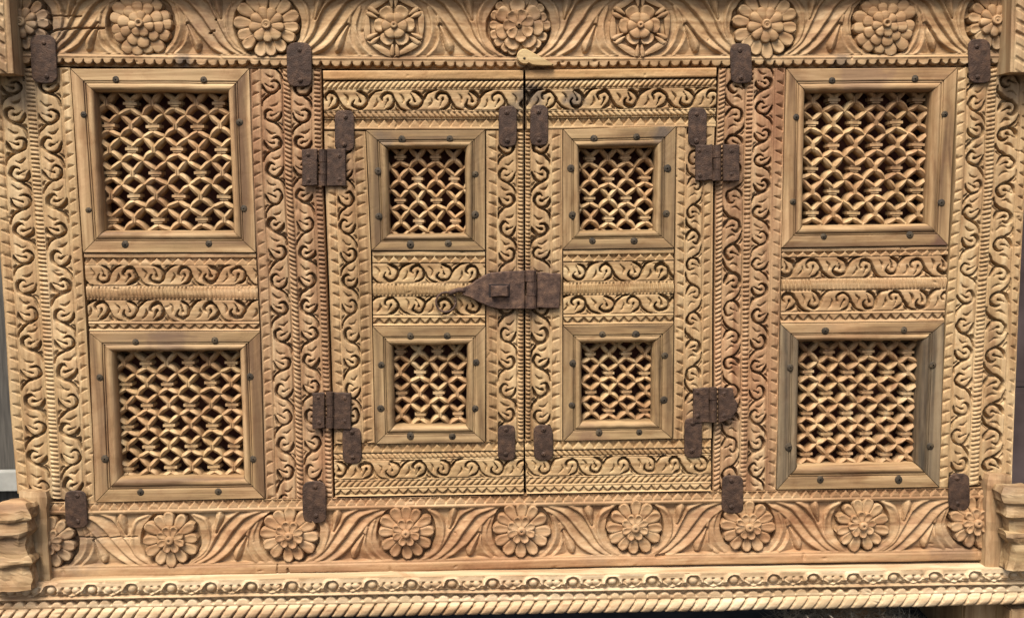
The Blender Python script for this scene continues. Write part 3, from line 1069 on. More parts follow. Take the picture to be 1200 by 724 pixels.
FM = [M_FH, M_FV, M_FH, M_FV]
FG = [M_FH, M_GV, M_FH, M_GV]
FD = [M_DFH, M_DFV, M_DFH, M_DFV]
F_TL = [(83, 80.5), (292, 80.5), (300, 295.5), (97.5, 295.5)], [(111, 107), (266.5, 108), (273, 270), (122, 270)]
F_BL = [(104.5, 388.5), (305, 388), (310.5, 583), (112, 588)], [(133, 412), (280, 411), (285, 558), (140, 559)]
F_TR = [(921.5, 80.5), (1121.5, 79), (1111, 287), (916, 290)], [(944, 108), (1092, 107), (1087, 262), (941, 264)]
F_BR = [(914.5, 379), (1106.5, 376.5), (1100.5, 570), (910, 573)], [(937, 400), (1080, 399), (1074, 543), (935, 545)]
frame(*F_TL, 1, cabinet, FM, [(136, 93), (239, 93), (98, 134), (104, 246), (281, 143), (286, 244), (147, 286), (245, 285)], None, 1)
frame(*F_BL, 1, cabinet, FM, [(159, 400), (252, 398), (117, 442), (123, 537), (293, 441), (297, 537), (165, 576), (256, 575)], None, 2)
frame(*F_TR, 1, cabinet, FM, [(975, 94), (1072, 92), (933, 137), (929, 236), (1107, 134), (1103, 237), (965, 277), (1066, 275)], None, 3)
frame(*F_BR, 1, cabinet, FG, [(967, 387), (1059, 386), (926, 430), (924, 523), (1093, 427), (1090, 522), (961, 561), (1053, 561)], None, 4)

# ------------------------------------------------------------------ lattice pieces
def arm_sweep(pts, w0, w1, dep, ridge, V, F):
    """roof-sectioned bar along pts (x,z) in cell units; y in metres"""
    pts = catmull(pts, 3)
    n = len(pts)
    base = len(V)
    for i, p in enumerate(pts):
        t = pts[min(i + 1, n - 1)] - pts[max(i - 1, 0)]
        t = t / (np.linalg.norm(t) + 1e-9)
        nx, nz = -t[1], t[0]
        f = i / (n - 1)
        w_ = w0 + (w1 - w0) * f
        w_ *= (1 + .22 * math.sin(f * math.pi))
        bow = .0042 * math.sin(f * math.pi) - .001 * f
        for q, y in ((-1, dep), (-1, -ridge * .30), (-.72, -ridge * .62), (-.05, -ridge), (.72, -ridge * .55), (1, -ridge * .25), (1, dep)):
            V.append((p[0] + nx * w_ * q, y - bow, p[1] + nz * w_ * q))
    k = 7
    for i in range(n - 1):
        for j in range(k - 1):
            a = base + i * k + j
            F.append((a, a + 1, a + k + 1, a + k))
    F.append(tuple(base + j for j in range(k)))
    F.append(tuple(base + (n - 1) * k + j for j in reversed(range(k))))


def rect_prism(cx_, cz_, hx, hz, y0, y1, V, F, taper=.8):
    b = len(V)
    for (sx, sz) in ((-1, -1), (1, -1), (1, 1), (-1, 1)):
        V.append((cx_ + sx * hx, y0, cz_ + sz * hz))
    for (sx, sz) in ((-1, -1), (1, -1), (1, 1), (-1, 1)):
        V.append((cx_ + sx * hx * taper, y1, cz_ + sz * hz * taper))
    F.append((b + 4, b + 5, b + 6, b + 7))
    for j in range(4):
        k = (j + 1) % 4
        F.append((b + j, b + k, b + 4 + k, b + 4 + j))


def lattice_mesh(kind, var):
    r = random.Random(var * 7 + (0 if kind == 'star' else 99))
    V, F = [], []
    J = lambda a: a + r.uniform(-.018, .018)
    for sx in (-1, 1):
        for sz in (-1, 1):
            if kind == 'star' and sz > 0:
                pts = [(0, .05), (sx * J(.11), J(.135)), (sx * J(.25), J(.275)), (sx * J(.39), J(.41)), (sx * .50, .54)]
            elif kind == 'star':
                pts = [(0, -.08), (sx * J(.13), -J(.15)), (sx * J(.27), -J(.255)), (sx * J(.40), -J(.38)), (sx * .50, -.54)]
            elif kind == 'cross':
                pts = [(0, sz * .03), (sx * J(.16), sz * J(.14)), (sx * J(.32), sz * J(.30)), (sx * J(.43), sz * J(.42)), (sx * .51, sz * .52)]
            elif sz > 0:
                pts = [(0, J(.13)), (sx * J(.13), J(.205)), (sx * J(.29), J(.335)), (sx * J(.42), J(.435)), (sx * .53, .52)]
            else:
                pts = [(0, -J(.25)), (sx * J(.14), -J(.305)), (sx * J(.30), -J(.395)), (sx * J(.42), -J(.46)), (sx * .53, -.52)]
            if (sx * sz) < 0:
                pts = [(x, z) for x, z in pts]
            arm_sweep(pts, .122 if kind != 'bar' else .108, .088, .014, .0080 if kind != 'bar' else .0076, V, F)
    if kind != 'bar':
        rect_prism(0, -.01, .15, .20, .012, -.0085, V, F, .68)
        rect_prism(-.055, -.01, .02, .17, .0, -.0105, V, F, .8)
        rect_prism(.055, -.01, .02, .17, .0, -.0105, V, F, .8)
    else:
        rect_prism(0, 0, J(.36), .07, .010, -.0075, V, F, .82)
        rect_prism(0, .12, .27, .062, .010, -.0068, V, F, .72)
        rect_prism(0, -.18, .13, .13, .012, -.004, V, F, .8)
        rect_prism(0, -.11, .25, .045, .010, -.0062, V, F, .75)
    me = mesh_pd('lattice_piece', V, F, False)
    me.materials.append(M_LAT)
    return me


LATM = {(k, v): lattice_mesh(k, v) for k in ('star', 'bar', 'cross') for v in range(4)}


def lattice(inner, node, kind0, dx, dy, shear, shx, depth, parent, straight=False):
    """node: pixel of one node of kind kind0 ; shear: x shift per row ; shx: y shift per column"""
    i_ = np.array(inner, float)
    x0, x1 = i_[:, 0].min() - dx * .55, i_[:, 0].max() + dx * .55
    y0, y1 = i_[:, 1].min() - dy * .55, i_[:, 1].max() + dy * .55
    for j in range(-9, 10):
        for i in range(-9, 10):
            x, y = node[0] + i * dx + j * shear, node[1] + j * dy + i * shx
            if not (x0 < x < x1 and y0 < y < y1):
                continue
            kd = kind0 if (i + j) % 2 == 0 else ('bar' if kind0 == 'star' else 'star')
            if straight and kd == 'star':
                kd = 'cross'
            c = P(x + random.uniform(-.7, .7), y + random.uniform(-.7, .7), -depth + random.uniform(-1, 1))
            s = pxsize(x, y, -depth)
            o = new_obj('lattice_piece', LATM[(kd, random.randrange(4))], parent, None)
            o.matrix_basis = Matrix.Translation(Vector(c)) @ Matrix.Rotation(random.uniform(-.05, .05), 4, 'Y') @ \
                Matrix.Rotation(random.uniform(-.06, .06), 4, 'X') @ \
                Matrix.Diagonal((s * dx * random.choice((-1, 1)) * 1.0, 1, s * dy, 1))


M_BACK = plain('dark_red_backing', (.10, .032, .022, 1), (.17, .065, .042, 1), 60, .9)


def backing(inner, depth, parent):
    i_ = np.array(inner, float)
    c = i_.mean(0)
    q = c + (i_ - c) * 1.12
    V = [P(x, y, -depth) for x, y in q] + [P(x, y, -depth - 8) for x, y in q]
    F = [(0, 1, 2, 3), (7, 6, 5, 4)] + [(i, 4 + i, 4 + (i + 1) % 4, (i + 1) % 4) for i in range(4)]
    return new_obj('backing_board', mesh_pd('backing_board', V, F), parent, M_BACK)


def lattice_border(name, outer, inner, h, parent, mat):
    """thin rebated slab round the opening that carries the lattice"""
    o_, i_ = np.array(outer, float), np.array(inner, float)
    o2 = o_ + (i_ - o_) * .3
    i2 = i_ + (i_ - o_) * .08
    V, F = [], []
    for ring in (o2, i2):
        for hh in (h, h - 8):
            for x, y in ring:
                V.append(P(x, y, hh))
    for s in range(4):
        t = (s + 1) % 4
        F += [(s, t, 8 + t, 8 + s), (8 + s, 8 + t, 12 + t, 12 + s), (12 + s, 12 + t, 4 + t, 4 + s), (4 + s, 4 + t, t, s)]
    return new_obj(name, mesh_pd(name, V, F), parent, mat)


LD = 26.
for (o_, i_), node, kd, dx, dy, sh, shx in (
        (F_TL, (128.5, 148), 'bar', 26.1, 27.2, 1.3, 0),
        (F_BL, (148.5, 449), 'bar', 24.8, 24.5, .9, -.3),
        (F_TR, (1000, 144), 'bar', 24.6, 26.3, -.3, -.2),
        (F_BR, (992, 435), 'bar', 23.2, 23.8, -.5, 0)):
    lp = lattice_border('lattice_panel', o_, i_, -43, cabinet, M_BOX)
    lattice(i_, node, kd, dx, dy, sh, shx, LD, lp, i_ is F_BR[1])
    backing(i_, 62, lp)


# ------------------------------------------------------------------ doors
def door(side):
    DB = 4.0
    if side == 'l':
        ed_l = [(378.5, 80), (380.5, 205), (386, 350), (391, 495), (392.5, 585)]
        ed_r = [(613.8, 80), (614.0, 350), (614.2, 585)]
        outl = [(378, 82), (613, 82), (613.5, 578), (392, 582)]
        ya = lambda y: [(370, y), (620, y - .5)]
        ybt = lambda y: [(370, y + 1.5), (620, y - 2.5)]
    else:
        ed_l = [(615.1, 80), (615.3, 350), (615.6, 585)]
        ed_r = [(840, 80), (836, 205), (835, 350), (834.5, 495), (833, 585)]
        outl = [(615, 82), (840, 81), (833, 574), (616, 577.5)]
        ya = lambda y: [(610, y - .5), (845, y - 3.5)]
        ybt = lambda y: [(610, y - 2.5), (845, y - 6)]
    xs = lambda y, e: float(np.interp(y, [p[1] for p in e], [p[0] for p in e]))
    # backing slab with two openings -> the door itself
    V, F = [], []

    def slab(x0, y0, x1, y1):
        b = len(V)
        for h in (DB - 20, DB - 34):
            for x, y in ((x0, y0), (x1, y0), (x1, y1), (x0, y1)):
                V.append(P(x, y, h))
        F.extend([(b, b + 1, b + 2, b + 3), (b + 7, b + 6, b + 5, b + 4)])
        for i in range(4):
            k = (i + 1) % 4
            F.append((b + i, b + 4 + i, b + 4 + k, b + k))
    xL, xR = max(p[0] for p in ed_l), min(p[0] for p in ed_r)
    if side == 'l':
        FU = [(429, 152.5), (568.5, 152), (568.5, 293), (435.5, 293)], [(454, 174), (545, 173), (545, 273), (456, 274)]
        FL = [(437, 382), (569, 381.5), (568.5, 517.5), (440, 519.5)], [(460, 405), (547, 403.5), (546, 498), (462, 498.5)]
    else:
        FU = [(660, 151.5), (792, 147.5), (790, 290), (659, 292)], [(679, 173), (768, 172), (767, 269), (680, 270)]
        FL = [(660, 381), (789.5, 379), (788, 513), (660, 516)], [(682, 402), (765, 401), (764, 493), (682, 494)]
    ua, ub = FU[1][0][0] - 6, FU[1][1][0] + 6
    slab(xL, 84, xR, 166)
    slab(xL, 282, xR, 394)
    slab(xL, 506, xR, 572)
    slab(xL, 166.3, ua, 281.7)
    slab(ub, 166.3, xR, 281.7)
    slab(xL, 394.3, ua, 505.7)
    slab(ub, 394.3, xR, 505.7)
    d = new_obj('door', mesh_pd('door', V, F), cabinet, M_BOX)
    d['label'] = 'left carved door leaf' if side == 'l' else 'right carved door leaf'
    # top rows
    xa, xb = (378, 613.7) if side == 'l' else (615.1, 840)
    e0, e1 = (xa, xa + .5), (xb, xb - .3)
    plank('plain_strip', d, M_PLAIN, 'h', ya(82), ya(93.5), e0, e1, [(0, 1, 'plain', {})], DB + 2, d, seed=11)
    if side == 'l':
        sc = dict(v0=454, side=L, pitch=32.7)
        sb = dict(v0=429, side=L, pitch=30.7)
        c1, c2 = dict(v0=489, side=L, pitch=31.7), dict(v0=522, side=L, pitch=31.7)
    else:
        sc = dict(v0=643, side=L, pitch=32.3)
        sb = dict(v0=669, side=L, pitch=30.3)
        c1, c2 = dict(v0=711, side=L, pitch=32.3), dict(v0=710, side=R_, pitch=32.3)
    plank('top_rail', d, M_DH, 'h', ya(94), ya(152), (xa + .6, xa + 2), (xb - .2, xb - .9), [
        (0, .17, 'rope', dict(pitch=6.2, slant=.8, round=3, deep=4)),
        (.185, .625, 'scroll', sc),
        (.635, .765, 'rope', dict(pitch=6.6, slant=-.7, round=3, deep=4)),
        (.78, .955, 'tooth', dict(pitch=12., dir=-1, span=(.1, .95))),
        (.96, 1, 'plain', dict(lift=1.2))], DB, d, seed=12)
    # bottom rows
    xa2, xb2 = (391.5, 614.0) if side == 'l' else (615.7, 833.5)
    plank('bottom_rail', d, M_DH, 'h', ybt(518.8), ybt(580.5), (xa2 - 1, xa2 + 1), (xb2, xb2), [
        (0, .165, 'tooth', dict(pitch=11.8, dir=-1, span=(.1, .95))),
        (.175, .30, 'rope', dict(pitch=6.4, slant=-.7, round=3, deep=4)),
        (.31, .685, 'scroll', sb),
        (.695, .83, 'rope', dict(pitch=7.4, slant=.9, round=3, deep=4)),
        (.84, 1, 'tooth', dict(pitch=11.4, dir=1, span=(.25, .8)))], DB, d, seed=13)
    # columns
    if side == 'l':
        plank('stile', d, M_DV, 'v', ed_l, [(428.3, 150), (434.7, 293), (436.5, 382), (439.5, 520)], (153, 153), (519.5, 518.5), [
            (0, .25, 'tooth', dict(pitch=13.2, chip=1, dir=1, span=(.2, .9))),
            (.26, .70, 'scroll', dict(v0=234, side=R_, pitch=31.7)),
            (.71, 1, 'tooth', dict(pitch=13.2, chip=1, dir=-1, span=(.1, .85)))], DB, d, seed=14)
        plank('stile', d, M_DV, 'v', [(569.3, 150), (569.5, 520)], ed_r, (152.5, 152.3), (517.5, 516.5), [
            (0, .30, 'tooth', dict(pitch=13.2, chip=1, dir=1, span=(.15, .9))),
            (.31, .83, 'scroll', dict(v0=235, side=R_, pitch=31.5)),
            (.845, 1, 'dentil', dict(pitch=4.6, slant=-.1, fill=1.0))], DB, d, seed=15)
    else:
        plank('stile', d, M_DV, 'v', ed_l, [(659.3, 150), (659.3, 520)], (151.8, 151), (516.4, 515.5), [
            (0, .135, 'dentil', dict(pitch=4.6, slant=-.1, fill=1.0)),
            (.15, .70, 'scroll', dict(v0=235, side=L, pitch=31.5)),
            (.71, 1, 'tooth', dict(pitch=13.2, chip=1, dir=-1, span=(.1, .85)))], DB, d, seed=16)
        plank('stile', d, M_DV, 'v', [(792.7, 145), (790.7, 290), (790, 380), (788.7, 516)], ed_r, (148.5, 147.5), (514, 513), [
            (0, .26, 'tooth', dict(pitch=13.2, chip=1, dir=1, span=(.15, .9))),
            (.27, .735, 'scroll', dict(v0=248, side=L, pitch=31.5, flip=1)),
            (.745, 1, 'tooth', dict(pitch=13.2, chip=1, dir=-1, span=(.1, .8)))], DB, d, seed=17)
    # middle rail
    if side == 'l':
        mt, mb, ea, eb = [(430, 293.5), (575, 293.5)], [(430, 381.5), (575, 381)], (436, 437), (568.7, 568.7)
    else:
        mt, mb, ea, eb = [(650, 292.5), (795, 290)], [(650, 380.5), (795, 378.5)], (659.8, 660), (790, 789.5)
    plank('middle_rail', d, M_DH, 'h', mt, mb, ea, eb, cross_zones(0, (.155, .435, .60, .87), c1, c2, 12.0), DB, d, seed=18)
    if side == 'l':
        frame(*FU, DB + 1, d, FD, [(471, 163), (527, 162), (443, 200), (444, 253), (557, 204), (557, 251), (481, 286), (525, 285)], d, 5)
        frame(*FL, DB + 1, d, FD, [(481, 393), (524, 393), (447, 427), (446, 478), (558, 424), (557, 478), (481, 510), (530, 511)], d, 6)
        backing(FU[1], 58, d)
        backing(FL[1], 58, d)
        lattice(FU[1], (511.5, 209), 'star', 21.3, 24.6, .4, 0, LD - 4, d)
        lattice(FL[1], (514, 435), 'star', 22, 24.4, .6, 0, LD - 4, d)
    else:
        frame(*FU, DB + 1, d, FD, [(696, 162), (746, 160), (669, 197), (671, 252), (782, 197), (781, 250), (694, 282), (743, 282)], d, 7)
        frame(*FL, DB + 1, d, FD, [(706, 391), (745, 391), (671, 425), (670, 474), (779, 416), (778, 468), (702, 506), (749, 506)], d, 8)
        backing(FU[1], 58, d)
        backing(FL[1], 58, d)
        lattice(FU[1], (691, 209), 'star', 21.2, 23.4, .2, -.5, LD - 4, d)
        lattice(FL[1], (692, 436), 'star', 21, 21.8, .2, -.2, LD - 4, d)
    return d


door_l = door('l')
door_r = door('r')


# ------------------------------------------------------------------ ironwork
def plate(name, outline, h0, th, parent, mat, bev=1.2, bend=0., holes=()):
    """outline: px polygon (clockwise or not). bevelled plate standing h0..h0+th mm"""
    o = np.array(outline, float)
    c = o.mean(0)
    n = len(o)
    ln = np.linalg.norm(o - c, axis=1, keepdims=True)
    ins = c + (o - c) * (1 - bev / np.maximum(ln, bev * 2))
    ins2 = c + (ins - c) * .55
    V = []
    wob = lambda q: np.array([random.uniform(-.5, .5) for _ in range(len(q))])
    yy = lambda q: bend * ((q[:, 1] - c[1]) / (np.abs(o[:, 1] - c[1]).max() + 1e-6)) ** 2
    for ring, h in ((o, h0 + 0 * o[:, 0]), (o, h0 + th * .6 - yy(o)), (ins, h0 + th - yy(ins) + wob(ins) * .2), (ins2, h0 + th - yy(ins2) + wob(ins2) * .25)):
        V.append(P(ring[:, 0], ring[:, 1], 0) + np.stack([0 * h, -h / 1000., 0 * h], -1))
    V.append((P(c[0], c[1], 0) + np.array([0, -(h0 + th) / 1000., 0]))[None])
    V = np.vstack(V)
    area = 0.5 * np.sum(o[:, 0] * np.roll(o[:, 1], -1) - np.roll(o[:, 0], -1) * o[:, 1])
    F = []
    for r in range(3):
        for i in range(n):
            k = (i + 1) % n
            f = (r * n + i, r * n + k, (r + 1) * n + k, (r + 1) * n + i)
            F.append(f if area < 0 else f[::-1])
    for i in range(n):
        k = (i + 1) % n
        f = (3 * n + i, 3 * n + k, 4 * n)
        F.append(f if area < 0 else f[::-1])
    return new_obj(name, mesh_pd(name, V, F, False), parent, mat)


def stadium(x0, y0, x1, y1, skew=0., rr=1.0, rb=None):
    """rounded strap outline; skew shifts the bottom sideways"""
    cxp, hw = (x0 + x1) / 2, (x1 - x0) / 2
    pts = []
    for (yc, a0, kk) in ((y0, math.pi, rr), (y1, 0., rb or rr)):
        for i in range(11):
            a = a0 + math.pi * i / 10
            ca, sa = math.cos(a), math.sin(a)
            ca = math.copysign(abs(ca) ** .62, ca)
            sa = math.copysign(abs(sa) ** .8, sa)
            y = yc + (hw * kk if yc == y0 else -hw * kk) - 0
            y = y + sa * hw * kk
            pts.append((cxp + ca * hw + skew * ((y - y0) / (y1 - y0) - .5) + random.uniform(-.35, .35), y + random.uniform(-.3, .3)))
    return pts


def strap(x0, y0, x1, y1, h0, parent, skew=0., rr=.75, nl=None, np_=None):
    s = plate('iron_strap', stadium(x0, y0, x1, y1, skew, rr), h0, 2.8, parent, M_IRON, 1.0, 1.6)
    cxp, hgt = (x0 + x1) / 2, y1 - y0
    for t in (.16, .84):
        nail(cxp + skew * (t - .5) + random.uniform(-1, 1), y0 + hgt * t, h0 + 2.0, np_ or s, 3.0, NAIL_I, 2.4)
    return s


for a in ((38, 41, 68, 98, 3), (337, 50, 366, 102, 1), (855, 51, 880, 98, 1), (1133, 46, 1159, 98, 1),
          (78, 573, 104, 617, 2), (355.5, 562, 383, 611, 1), (845, 555, 870, 600, 0), (1110, 553, 1134.5, 596, 0)):
    strap(a[0], a[1], a[2], a[3], 4.5, cabinet, a[4])
for a, dd in (((393, 129, 416, 177, 0), door_l), ((584, 124, 605.5, 172, 0), door_l), ((402, 499, 424, 542, 1), door_l), ((583, 496, 604, 538, 0), door_l),
              ((621, 123, 642, 171, 0), door_r), ((805.5, 126, 827, 172, 0), door_r), ((625, 496, 648, 538, 1), door_r), ((801, 488, 822, 535, 0), door_r)):
    strap(a[0], a[1], a[2], a[3], 5.5, dd, a[4], .9, np_=dd)


def tube_px(name, p0, p1, r_px, h, parent, mat, n=10, segs=1):
    a, b = Vector(P(*p0, h)), Vector(P(*p1, h))
    s = pxsize(*p0) * r_px
    d = (b - a).normalized()
    u = d.cross(Vector((0, 1, 0))).normalized()
    v = d.cross(u)
    V, F = [], []
    for c in (a, b):
        for k in range(n):
            an = 2 * math.pi * k / n
            V.append(c + u * s * math.cos(an) + v * s * math.sin(an))
    for k in range(n):
        F.append((k, (k + 1) % n, n + (k + 1) % n, n + k))
    F += [tuple(reversed(range(n))), tuple(range(n, 2 * n))]
    return new_obj(name, mesh_pd(name, V, F, False), parent, mat)


def jag(pts, k=6, a=.35):
    out = []
    for i in range(len(pts)):
        p, q = pts[i], pts[(i + 1) % len(pts)]
        for j in range(k):
            t = j / k
            out.append((p[0] + (q[0] - p[0]) * t + random.uniform(-a, a), p[1] + (q[1] - p[1]) * t + random.uniform(-a, a)))
    return out


def hinge(x0, y0, x1, y1, kx0, kx1, skew=0, lobe=False):
    S = lambda x, y: (x + skew * ((y - y0) / (y1 - y0) - .5), y)
    ll = plate('hinge', jag([S(x0, y0 + 1), S(kx0 - .6, y0), S(kx0 - .6, y1 - 1), S(x0, y1)]), 5.5, 4.0, cabinet, M_IRON, 1.1)
    pr = [S(kx1 + .6, y0), S(x1, y0 + .5)]
    if lobe:
        pr += [S(x1 + 2, y0 + 12), S(x1 + 6, (y0 + y1) / 2 - 2), S(x1 + 5, (y0 + y1) / 2 + 7), S(x1 - 2, y1 - 5)]
    else:
        pr += [S(x1, y1)]
    pr += [S(kx1 + .6, y1)]
    plate('hinge_leaf', jag(pr), 6.0, 4.0, ll, M_IRON, 1.1)
    n = 3
    kx = (kx0 + kx1) / 2
    ys = [y0 + .5, y0 + (y1 - y0) * .36, y0 + (y1 - y0) * .68, y1 - .5]
    for i in range(n):
        tube_px('knuckle', S(kx + (.6 if i == 1 else 0), ys[i] + .3), S(kx + (.6 if i == 1 else 0), ys[i + 1] - .3), (kx1 - kx0) / 2 * (1.0 if i != 1 else .92), 9, ll, M_IRON, 12)
    for (x, y) in ((x0 + 6, y0 + 7), (x0 + 7, y1 - 7), (x1 - 8, y0 + 8), (x1 - 8, y1 - 8)):
        nail(*S(x, y), 9.2, ll, 2.8, NAIL_I, 2.0)


hinge(355, 174, 406, 218, 373.5, 383)
hinge(367, 458, 412, 501, 382, 391.5)
hinge(813.5, 169, 865, 212, 834.5, 845)
hinge(811, 452.5, 857, 494, 830.5, 840, 0, True)

# hasp
hp = [(542, 336), (549, 333.5), (557, 328), (566, 322), (575, 318.5), (590, 317), (615, 316), (615, 360.5), (600, 361), (586, 361), (572, 358), (560, 352.5), (550, 347), (542, 344.5)]
hp2 = []
for i in range(len(hp)):
    p, q = hp[i], hp[(i + 1) % len(hp)]
    for j in range(2):
        hp2.append((p[0] + (q[0] - p[0]) * j / 2 + random.uniform(-.25, .25), p[1] + (q[1] - p[1]) * j / 2 + random.uniform(-.25, .25)))
hasp = plate('hasp', hp2, 8.5, 5.0, cabinet, M_IRON2, 1.3)
plate('hasp_plate', jag([(629, 318), (657, 319.5), (655, 360.5), (628, 359.5)], 5, .4), 7.0, 5.0, hasp, M_IRON2, 1.2)
tube_px('knuckle', (622, 316.5), (622, 329), 6.6, 11, hasp, M_IRON2, 12)
tube_px('knuckle', (623, 329.6), (623, 345.5), 6.0, 12, hasp, M_IRON2, 12)
tube_px('knuckle', (622, 346), (622, 360.5), 6.6, 11, hasp, M_IRON2, 12)
# slot lip and staple
plate('hasp_slot', jag([(572.5, 331.5), (597.5, 331.5), (597.5, 347), (572.5, 347)], 4, .25), 13.3, .9, hasp, iron('slot_iron', srgb(30, 22, 20), srgb(38, 28, 25), srgb(46, 34, 30)), .8)


def bar_curve(name, pts, r_px, parent, mat, n=8):
    """tube through (px, py, h) points"""
    W3 = [Vector(P(x, y, h)) for x, y, h in pts]
    s = pxsize(pts[0][0], pts[0][1]) * r_px
    V, F = [], []
    for i, c in enumerate(W3):
        d = (W3[min(i + 1, len(W3) - 1)] - W3[max(i - 1, 0)]).normalized()
        u = d.cross(Vector((.1, 1, .2))).normalized()
        v = d.cross(u)
        for k in range(n):
            an = 2 * math.pi * k / n
            V.append(c + u * s * math.cos(an) + v * s * math.sin(an))
    for i in range(len(W3) - 1):
        for k in range(n):
            F.append((i * n + k, i * n + (k + 1) % n, (i + 1) * n + (k + 1) % n, (i + 1) * n + k))
    F += [tuple(reversed(range(n))), tuple(range((len(W3) - 1) * n, len(W3) * n))]
    return new_obj(name, mesh_pd(name, V, F, True), parent, mat)


st_pts = [(574.5, 339.5, 10), (575, 339.3, 18), (577, 339, 23), (581, 339, 25), (590, 339.5, 25), (594, 340, 23), (596, 340, 18), (596.4, 340, 10)]
plate('staple', jag([(575.5, 333.5), (595.5, 333), (596, 345.5), (575.5, 346)], 4, .3), 14.0, 9.0, hasp, M_IRON2, 1.6)
bar_curve('hook', [(545, 340, 11), (538, 339, 11), (532, 341, 12), (526, 344, 13)], 3.0, hasp, M_IRON2)
ring = []
for k in range(29):
    a = 2 * math.pi * k / 28
    ring.append((522.5 + 11.5 * math.cos(a), 353.5 + 11.5 * math.sin(a), 8.5 + 1.0 * math.sin(a)))
bar_curve('ring', ring, 1.25, hasp, M_IRON2)

# wooden turn button over the door split
tb = []
for k in range(15):
    a = math.radians(75) + math.radians(225) * k / 14
    tb.append((614.5 + 9.3 * math.cos(a), 67.5 - 9.3 * math.sin(a)))
tb += [(624, 62.6), (631, 66.4), (638, 70.4), (645, 74.2), (648, 76.4), (646.5, 78), (636, 78.3), (624, 78), (616, 77)]
tb = [p for i, p in enumerate(tb) if not (i < 15 and p[0] > 622 and p[1] > 66)]
tc = np.array([620, 69.])
tb = sorted(tb, key=lambda p: math.atan2(p[1] - 71.5, p[0] - 622))
btn = plate('turn_button', tb, 5.5, 11, cabinet, M_BTN, 1.4)
nail(614.5, 68.3, 16.0, btn, 1.9, NAIL, 1.5)

# ------------------------------------------------------------------ base moulding
BH = 26.0
bt_top = [(-60, 684), (0, 682.5), (100, 680.5), (350, 676.5), (480, 674.5), (820, 669.8), (1080, 666.2), (1260, 664.2)]
bt_bot = [(-60, 732), (0, 730), (100, 728), (350, 724), (480, 721.5), (820, 716), (1080, 710.5), (1260, 706.5)]
plank('base_moulding', cabinet, M_BASE, 'h', bt_top, bt_bot, (-45, -45), (1245, 1245), [
    (0, .375, 'egg', dict(pitch=47.0, v0=812.0)),
    (.375, .47, 'plain', dict(grooves=[(.95, 1.2, 4)], lift=2.5)),
    (.47, .625, 'scallop', dict(pitch=14.6, up=True, gap=.6, lift=0)),
    (.635, .67, 'plain', {}),
    (.67, 1, 'rope', dict(pitch=14.5, slant=.75, round=10.0, deep=11.0, pow=7.0, split=True, name='rope_twist', lift=6))],
    base=BH, seed=21, depth=55, shrink=.2)
zl = float(P(600, 673, BH)[2])
# ledge on top of the moulding, following its slope
V, F = [], []
xsL = np.linspace(-45, 1245, 60)
for x in xsL:
    y = np.interp(x, [p[0] for p in bt_top], [p[1] for p in bt_top])
    f = P(x, y + .3, BH)
    hz = lattice_noise(np.array([x * .03]), np.array([.5]), 71)[0] * .002
    for yy_, dz in ((-BH / 1000. - .0005, 0), (-BH / 1000 * .6, .0015 + hz), (-.002, .002 + hz), (.3, .002), (.3, -.055), (-.012, -.055)):
        V.append((f[0], yy_, f[2] + dz - .001))
k = 6
for i in range(len(xsL) - 1):
    for j in range(k):
        a, b = i * k + j, i * k + (j + 1) % k
        F.append((a, a + k, b + k, b))
F += [tuple(range(k)), tuple(reversed(range(len(V) - k, len(V))))]
new_obj('ledge', mesh_pd('ledge', V, F), cabinet, M_BASE)


# ------------------------------------------------------------------ corner posts, knobs, top brackets
def rough_loft(name, secs, parent, mat, seed, n=8, amp=.0016, smooth=False):
    """secs: list of (z_px, x0_px, x1_px, front mm, back mm) ; lofted rectangular sections with rounded corners"""
    V, F = [], []
    loops = 0
    for (yp, x0, x1, hf, hb) in secs:
        c = []
        pts = []
        m = 6
        for i in range(m + 1):
            t = i / m
            pts.append((x0 + (x1 - x0) * t, hf - (2.2 if i in (0, m) else 0)))
        for i in range(1, 4):
            pts.append((x1, hf + (hb - hf) * i / 4))
        for i in range(m + 1):
            t = 1 - i / m
            pts.append((x0 + (x1 - x0) * t, hb))
        for i in range(1, 4):
            pts.append((x0, hb + (hf - hb) * i / 4))
        zc = P((x0 + x1) / 2, yp, hf)[2]
        for (x, h) in pts:
            w_ = P(x, yp, hf)
            V.append([w_[0], -h / 1000., w_[2]])
        loops = len(pts)
    V = np.array(V)
    for d_ in range(3):
        V[:, d_] += lattice_noise(V[:, (d_ + 1) % 3] * 70 + seed, V[:, (d_ + 2) % 3] * 70 + d_ * 5, 80 + seed) * amp * 2
    q = len(secs)
    for i in range(q - 1):
        for j in range(loops):
            a, b = i * loops + j, i * loops + (j + 1) % loops
            F.append((a, b, b + loops, a + loops))
    F += [tuple(range(loops))[::-1], tuple(range((q - 1) * loops, q * loops))]
    return new_obj(name, mesh_pd(name, V, F, smooth), parent, mat)


def steps(secs, n=5):
    out = []
    for a, b in zip(secs[:-1], secs[1:]):
        for i in range(n):
            t = i / n
            out.append(tuple(a[k] + (b[k] - a[k]) * t for k in range(5)))
    out.append(secs[-1])
    return out


